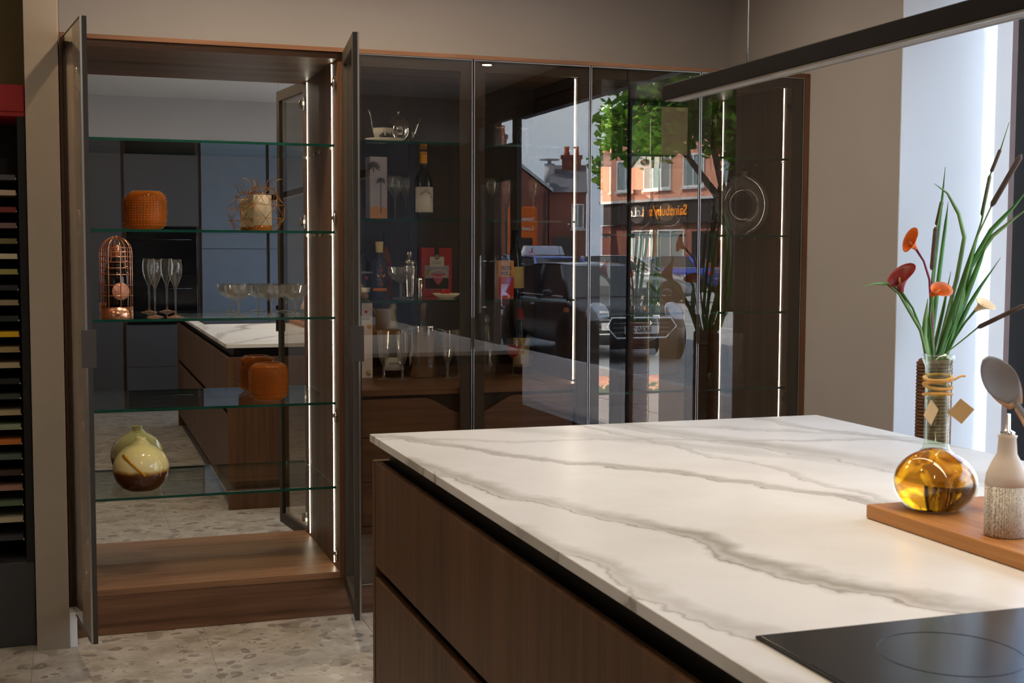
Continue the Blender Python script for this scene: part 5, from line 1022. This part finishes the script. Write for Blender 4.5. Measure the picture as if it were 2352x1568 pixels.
# distant terrace to close the street
dt = thing('terrace_houses', 'distant brick terrace closing the far end of the street', 'building', (2, -95, GZ), R(8))
obj('wall', MB().box(-20, 26, -8, 0, 0, 5.6), 'brick_red', dt); obj('roof', MB().prism([(0.3, 5.6), (-4, 8.2), (-8.3, 5.6)], -20.3, 26.3, 'x'), 'slate', dt)
for k in range(9): window_part(dt, -18+k*5, 3.2, 1.3, 1.5); window_part(dt, -18+k*5, 0.7, 1.6, 1.6)
# ------------------------------------------------------------------ street furniture
t = thing('store_totem', 'orange store sign board with dark opening-hours panel', 'sign', (14.95, -32.9, GZ), R(20))
obj('board', MB().box(-0.52, 0.52, -0.08, 0.08, 0.3, 3.15), 'sign_orange', t, bevel=0.02); obj('post', MB().box(-0.60, -0.53, -0.06, 0.06, 0, 3.2), 'charcoal', t)
obj('hours_panel', MB().box(-0.36, 0.36, 0.081, 0.10, 0.75, 2.05), 'fascia', t); obj('leg', MB().box(-0.3, 0.3, -0.06, 0.06, 0, 0.299), 'charcoal', t)
def ttext(s, size, z, mat, yy): obj('lettering', xf(text_mb(s, size, 0.01, 'LEFT', 0.004), Matrix.Translation((0.40, yy, z)) @ Matrix.Rotation(PI, 4, 'Z') @ Matrix.Rotation(PI/2, 4, 'X')), mat, t)
ttext("Sainsbury's", 0.17, 2.72, 'white_ink', 0.09); ttext('Local', 0.19, 2.38, 'white_ink', 0.09); ttext('7am', 0.20, 1.62, 'white_ink', 0.11)
t = thing('street_sign', 'small grey-blue sign board on a metal pole', 'sign', (13.66, -32.2, GZ), R(18)); obj('pole', MB().tube([(0, 0, 0), (0, 0, 2.62)], 0.04, 10), 'lead', t); obj('sign_board', MB().box(-0.23, 0.23, -0.05, -0.03, 2.28, 2.64), 'sign_blue', t)
# distant person standing by the road, one continuous skinned figure
t = thing('person', 'distant person in a red top standing by the parked cars', 'person', (14.4, -36.2, GZ), R(20))
def skinned(name, mat, verts, edges, radii, parent):
    me = bpy.data.meshes.new(name); me.from_pydata(verts, edges, []); me.materials.append(MATS[mat]); o = bpy.data.objects.new(name, me); COL.objects.link(o); o.parent = parent
    sk = o.modifiers.new('skin', 'SKIN'); sk.use_smooth_shade = True; o.modifiers.new('sub', 'SUBSURF').render_levels = 1
    for v, r in zip(me.skin_vertices[0].data, radii): v.radius = (r, r*0.85)
    me.skin_vertices[0].data[0].use_root = True
    return o
skinned('body', 'skin', [(0,0,0.95),(0,0,1.15),(0,0,1.38),(0,0,1.52),(0,0.02,1.62),(0,0.02,1.76),(0.10,0,0.90),(0.11,0.02,0.50),(0.11,0,0.09),(0.12,0.12,0.04),(-0.10,0,0.90),(-0.11,0.04,0.50),(-0.11,0,0.09),(-0.12,0.12,0.04),(0.19,0,1.40),(0.25,0.0,1.12),(0.24,0.08,0.88),(-0.19,0,1.40),(-0.25,0.0,1.12),(-0.24,0.08,0.88)],
        [(0,1),(1,2),(2,3),(3,4),(4,5),(0,6),(6,7),(7,8),(8,9),(0,10),(10,11),(11,12),(12,13),(2,14),(14,15),(15,16),(2,17),(17,18),(18,19)], [0.15,0.14,0.15,0.06,0.085,0.09,0.10,0.065,0.05,0.045,0.10,0.065,0.05,0.045,0.065,0.05,0.035,0.065,0.05,0.035], t)
skinned('red_top', 'coat_red', [(0,0,0.92),(0,0,1.15),(0,0,1.39),(0.19,0,1.41),(0.255,0,1.12),(-0.19,0,1.41),(-0.255,0,1.12)], [(0,1),(1,2),(2,3),(3,4),(2,5),(5,6)], [0.175,0.165,0.175,0.08,0.065,0.08,0.065], t)
skinned('trousers', 'charcoal', [(0,0,0.95),(0.10,0,0.88),(0.11,0.02,0.50),(0.11,0,0.12),(-0.10,0,0.88),(-0.11,0.04,0.50),(-0.11,0,0.12)], [(0,1),(1,2),(2,3),(0,4),(4,5),(5,6)], [0.165,0.115,0.08,0.065,0.115,0.08,0.065], t)
obj('hair', MB().lathe([(0.085, 1.70), (0.10, 1.76), (0.09, 1.84), (0.05, 1.875), (0.0001, 1.88)], 14, (0, 0.0, 0)), 'bark', t)

# ------------------------------------------------------------------ trees
def tree(label, x, y, crowns, trunk_h, n, leaf=0.16, seed=1):
    rnd = random.Random(seed); t = thing('street_tree', label, 'tree', (x, y, GZ), group='street trees')
    tp_ = [(0, 0, 0), (0.05, 0.02, trunk_h*0.5), (0.02, -0.03, trunk_h)]
    obj('trunk', MB().tube(tp_, [0.28, 0.22, 0.16], 10), 'bark', t)
    for cx, cy2, cz, r in crowns: obj('branch', MB().tube([(0.02, -0.03, trunk_h*0.85), (cx*0.5, cy2*0.5, (trunk_h+cz)*0.5), (cx, cy2, cz)], [0.11, 0.07, 0.03], 6), 'bark', t)
    f = MB()
    tot = sum(r**2 for *_, r in crowns)
    for cx, cy2, cz, r in crowns:
        for k in range(int(n*r*r/tot)):
            d = Vector((rnd.gauss(0, 1), rnd.gauss(0, 1), rnd.gauss(0, 1))).normalized()*(r*rnd.uniform(0.45, 1.02))
            c = Vector((cx, cy2, cz))+Vector((d.x, d.y, d.z*0.85)); a = Vector((rnd.gauss(0, 1), rnd.gauss(0, 1), rnd.gauss(0, 0.6))).normalized(); b = a.cross(Vector((rnd.gauss(0, 1), rnd.gauss(0, 1), rnd.gauss(0, 1)))).normalized(); s = leaf*rnd.uniform(0.6, 1.3)
            f.add([c-a*s, c+b*s*0.5, c+a*s, c-b*s*0.5], [(0, 1, 2, 3)])
    lv_ = obj('foliage', f, 'foliage', t); lv_['kind'] = 'stuff'
tree('broad green street tree nearest the supermarket sign', 16.4, -20.6, [(-2.1, -0.6, 5.0, 1.4), (-1.0, 0.0, 5.9, 1.9), (0.6, 0.2, 5.1, 1.7), (1.8, 0.3, 6.0, 1.9), (-1.6, 0.4, 7.3, 1.8), (0.4, 0.5, 7.6, 2.0), (2.6, 0.8, 4.8, 1.4)], 3.2, 11000, 0.17, 3)
tree('green street tree overhanging the right side of the street', 24.0, -18.0, [(-0.6, 0, 6.0, 2.2), (1.2, 0.5, 7.0, 2.2), (0.3, -0.8, 4.8, 1.8), (-1.4, 1.2, 4.5, 1.6), (0, 0.4, 8.4, 2.0)], 3.4, 7000, 0.18, 5)
tree('rounded green tree far down the street', 33.0, -62.0, [(0, 0, 5.5, 2.6), (1.5, 0.5, 7.0, 2.2), (-1.5, 0.3, 6.8, 2.2)], 3.6, 3000, 0.28, 8)
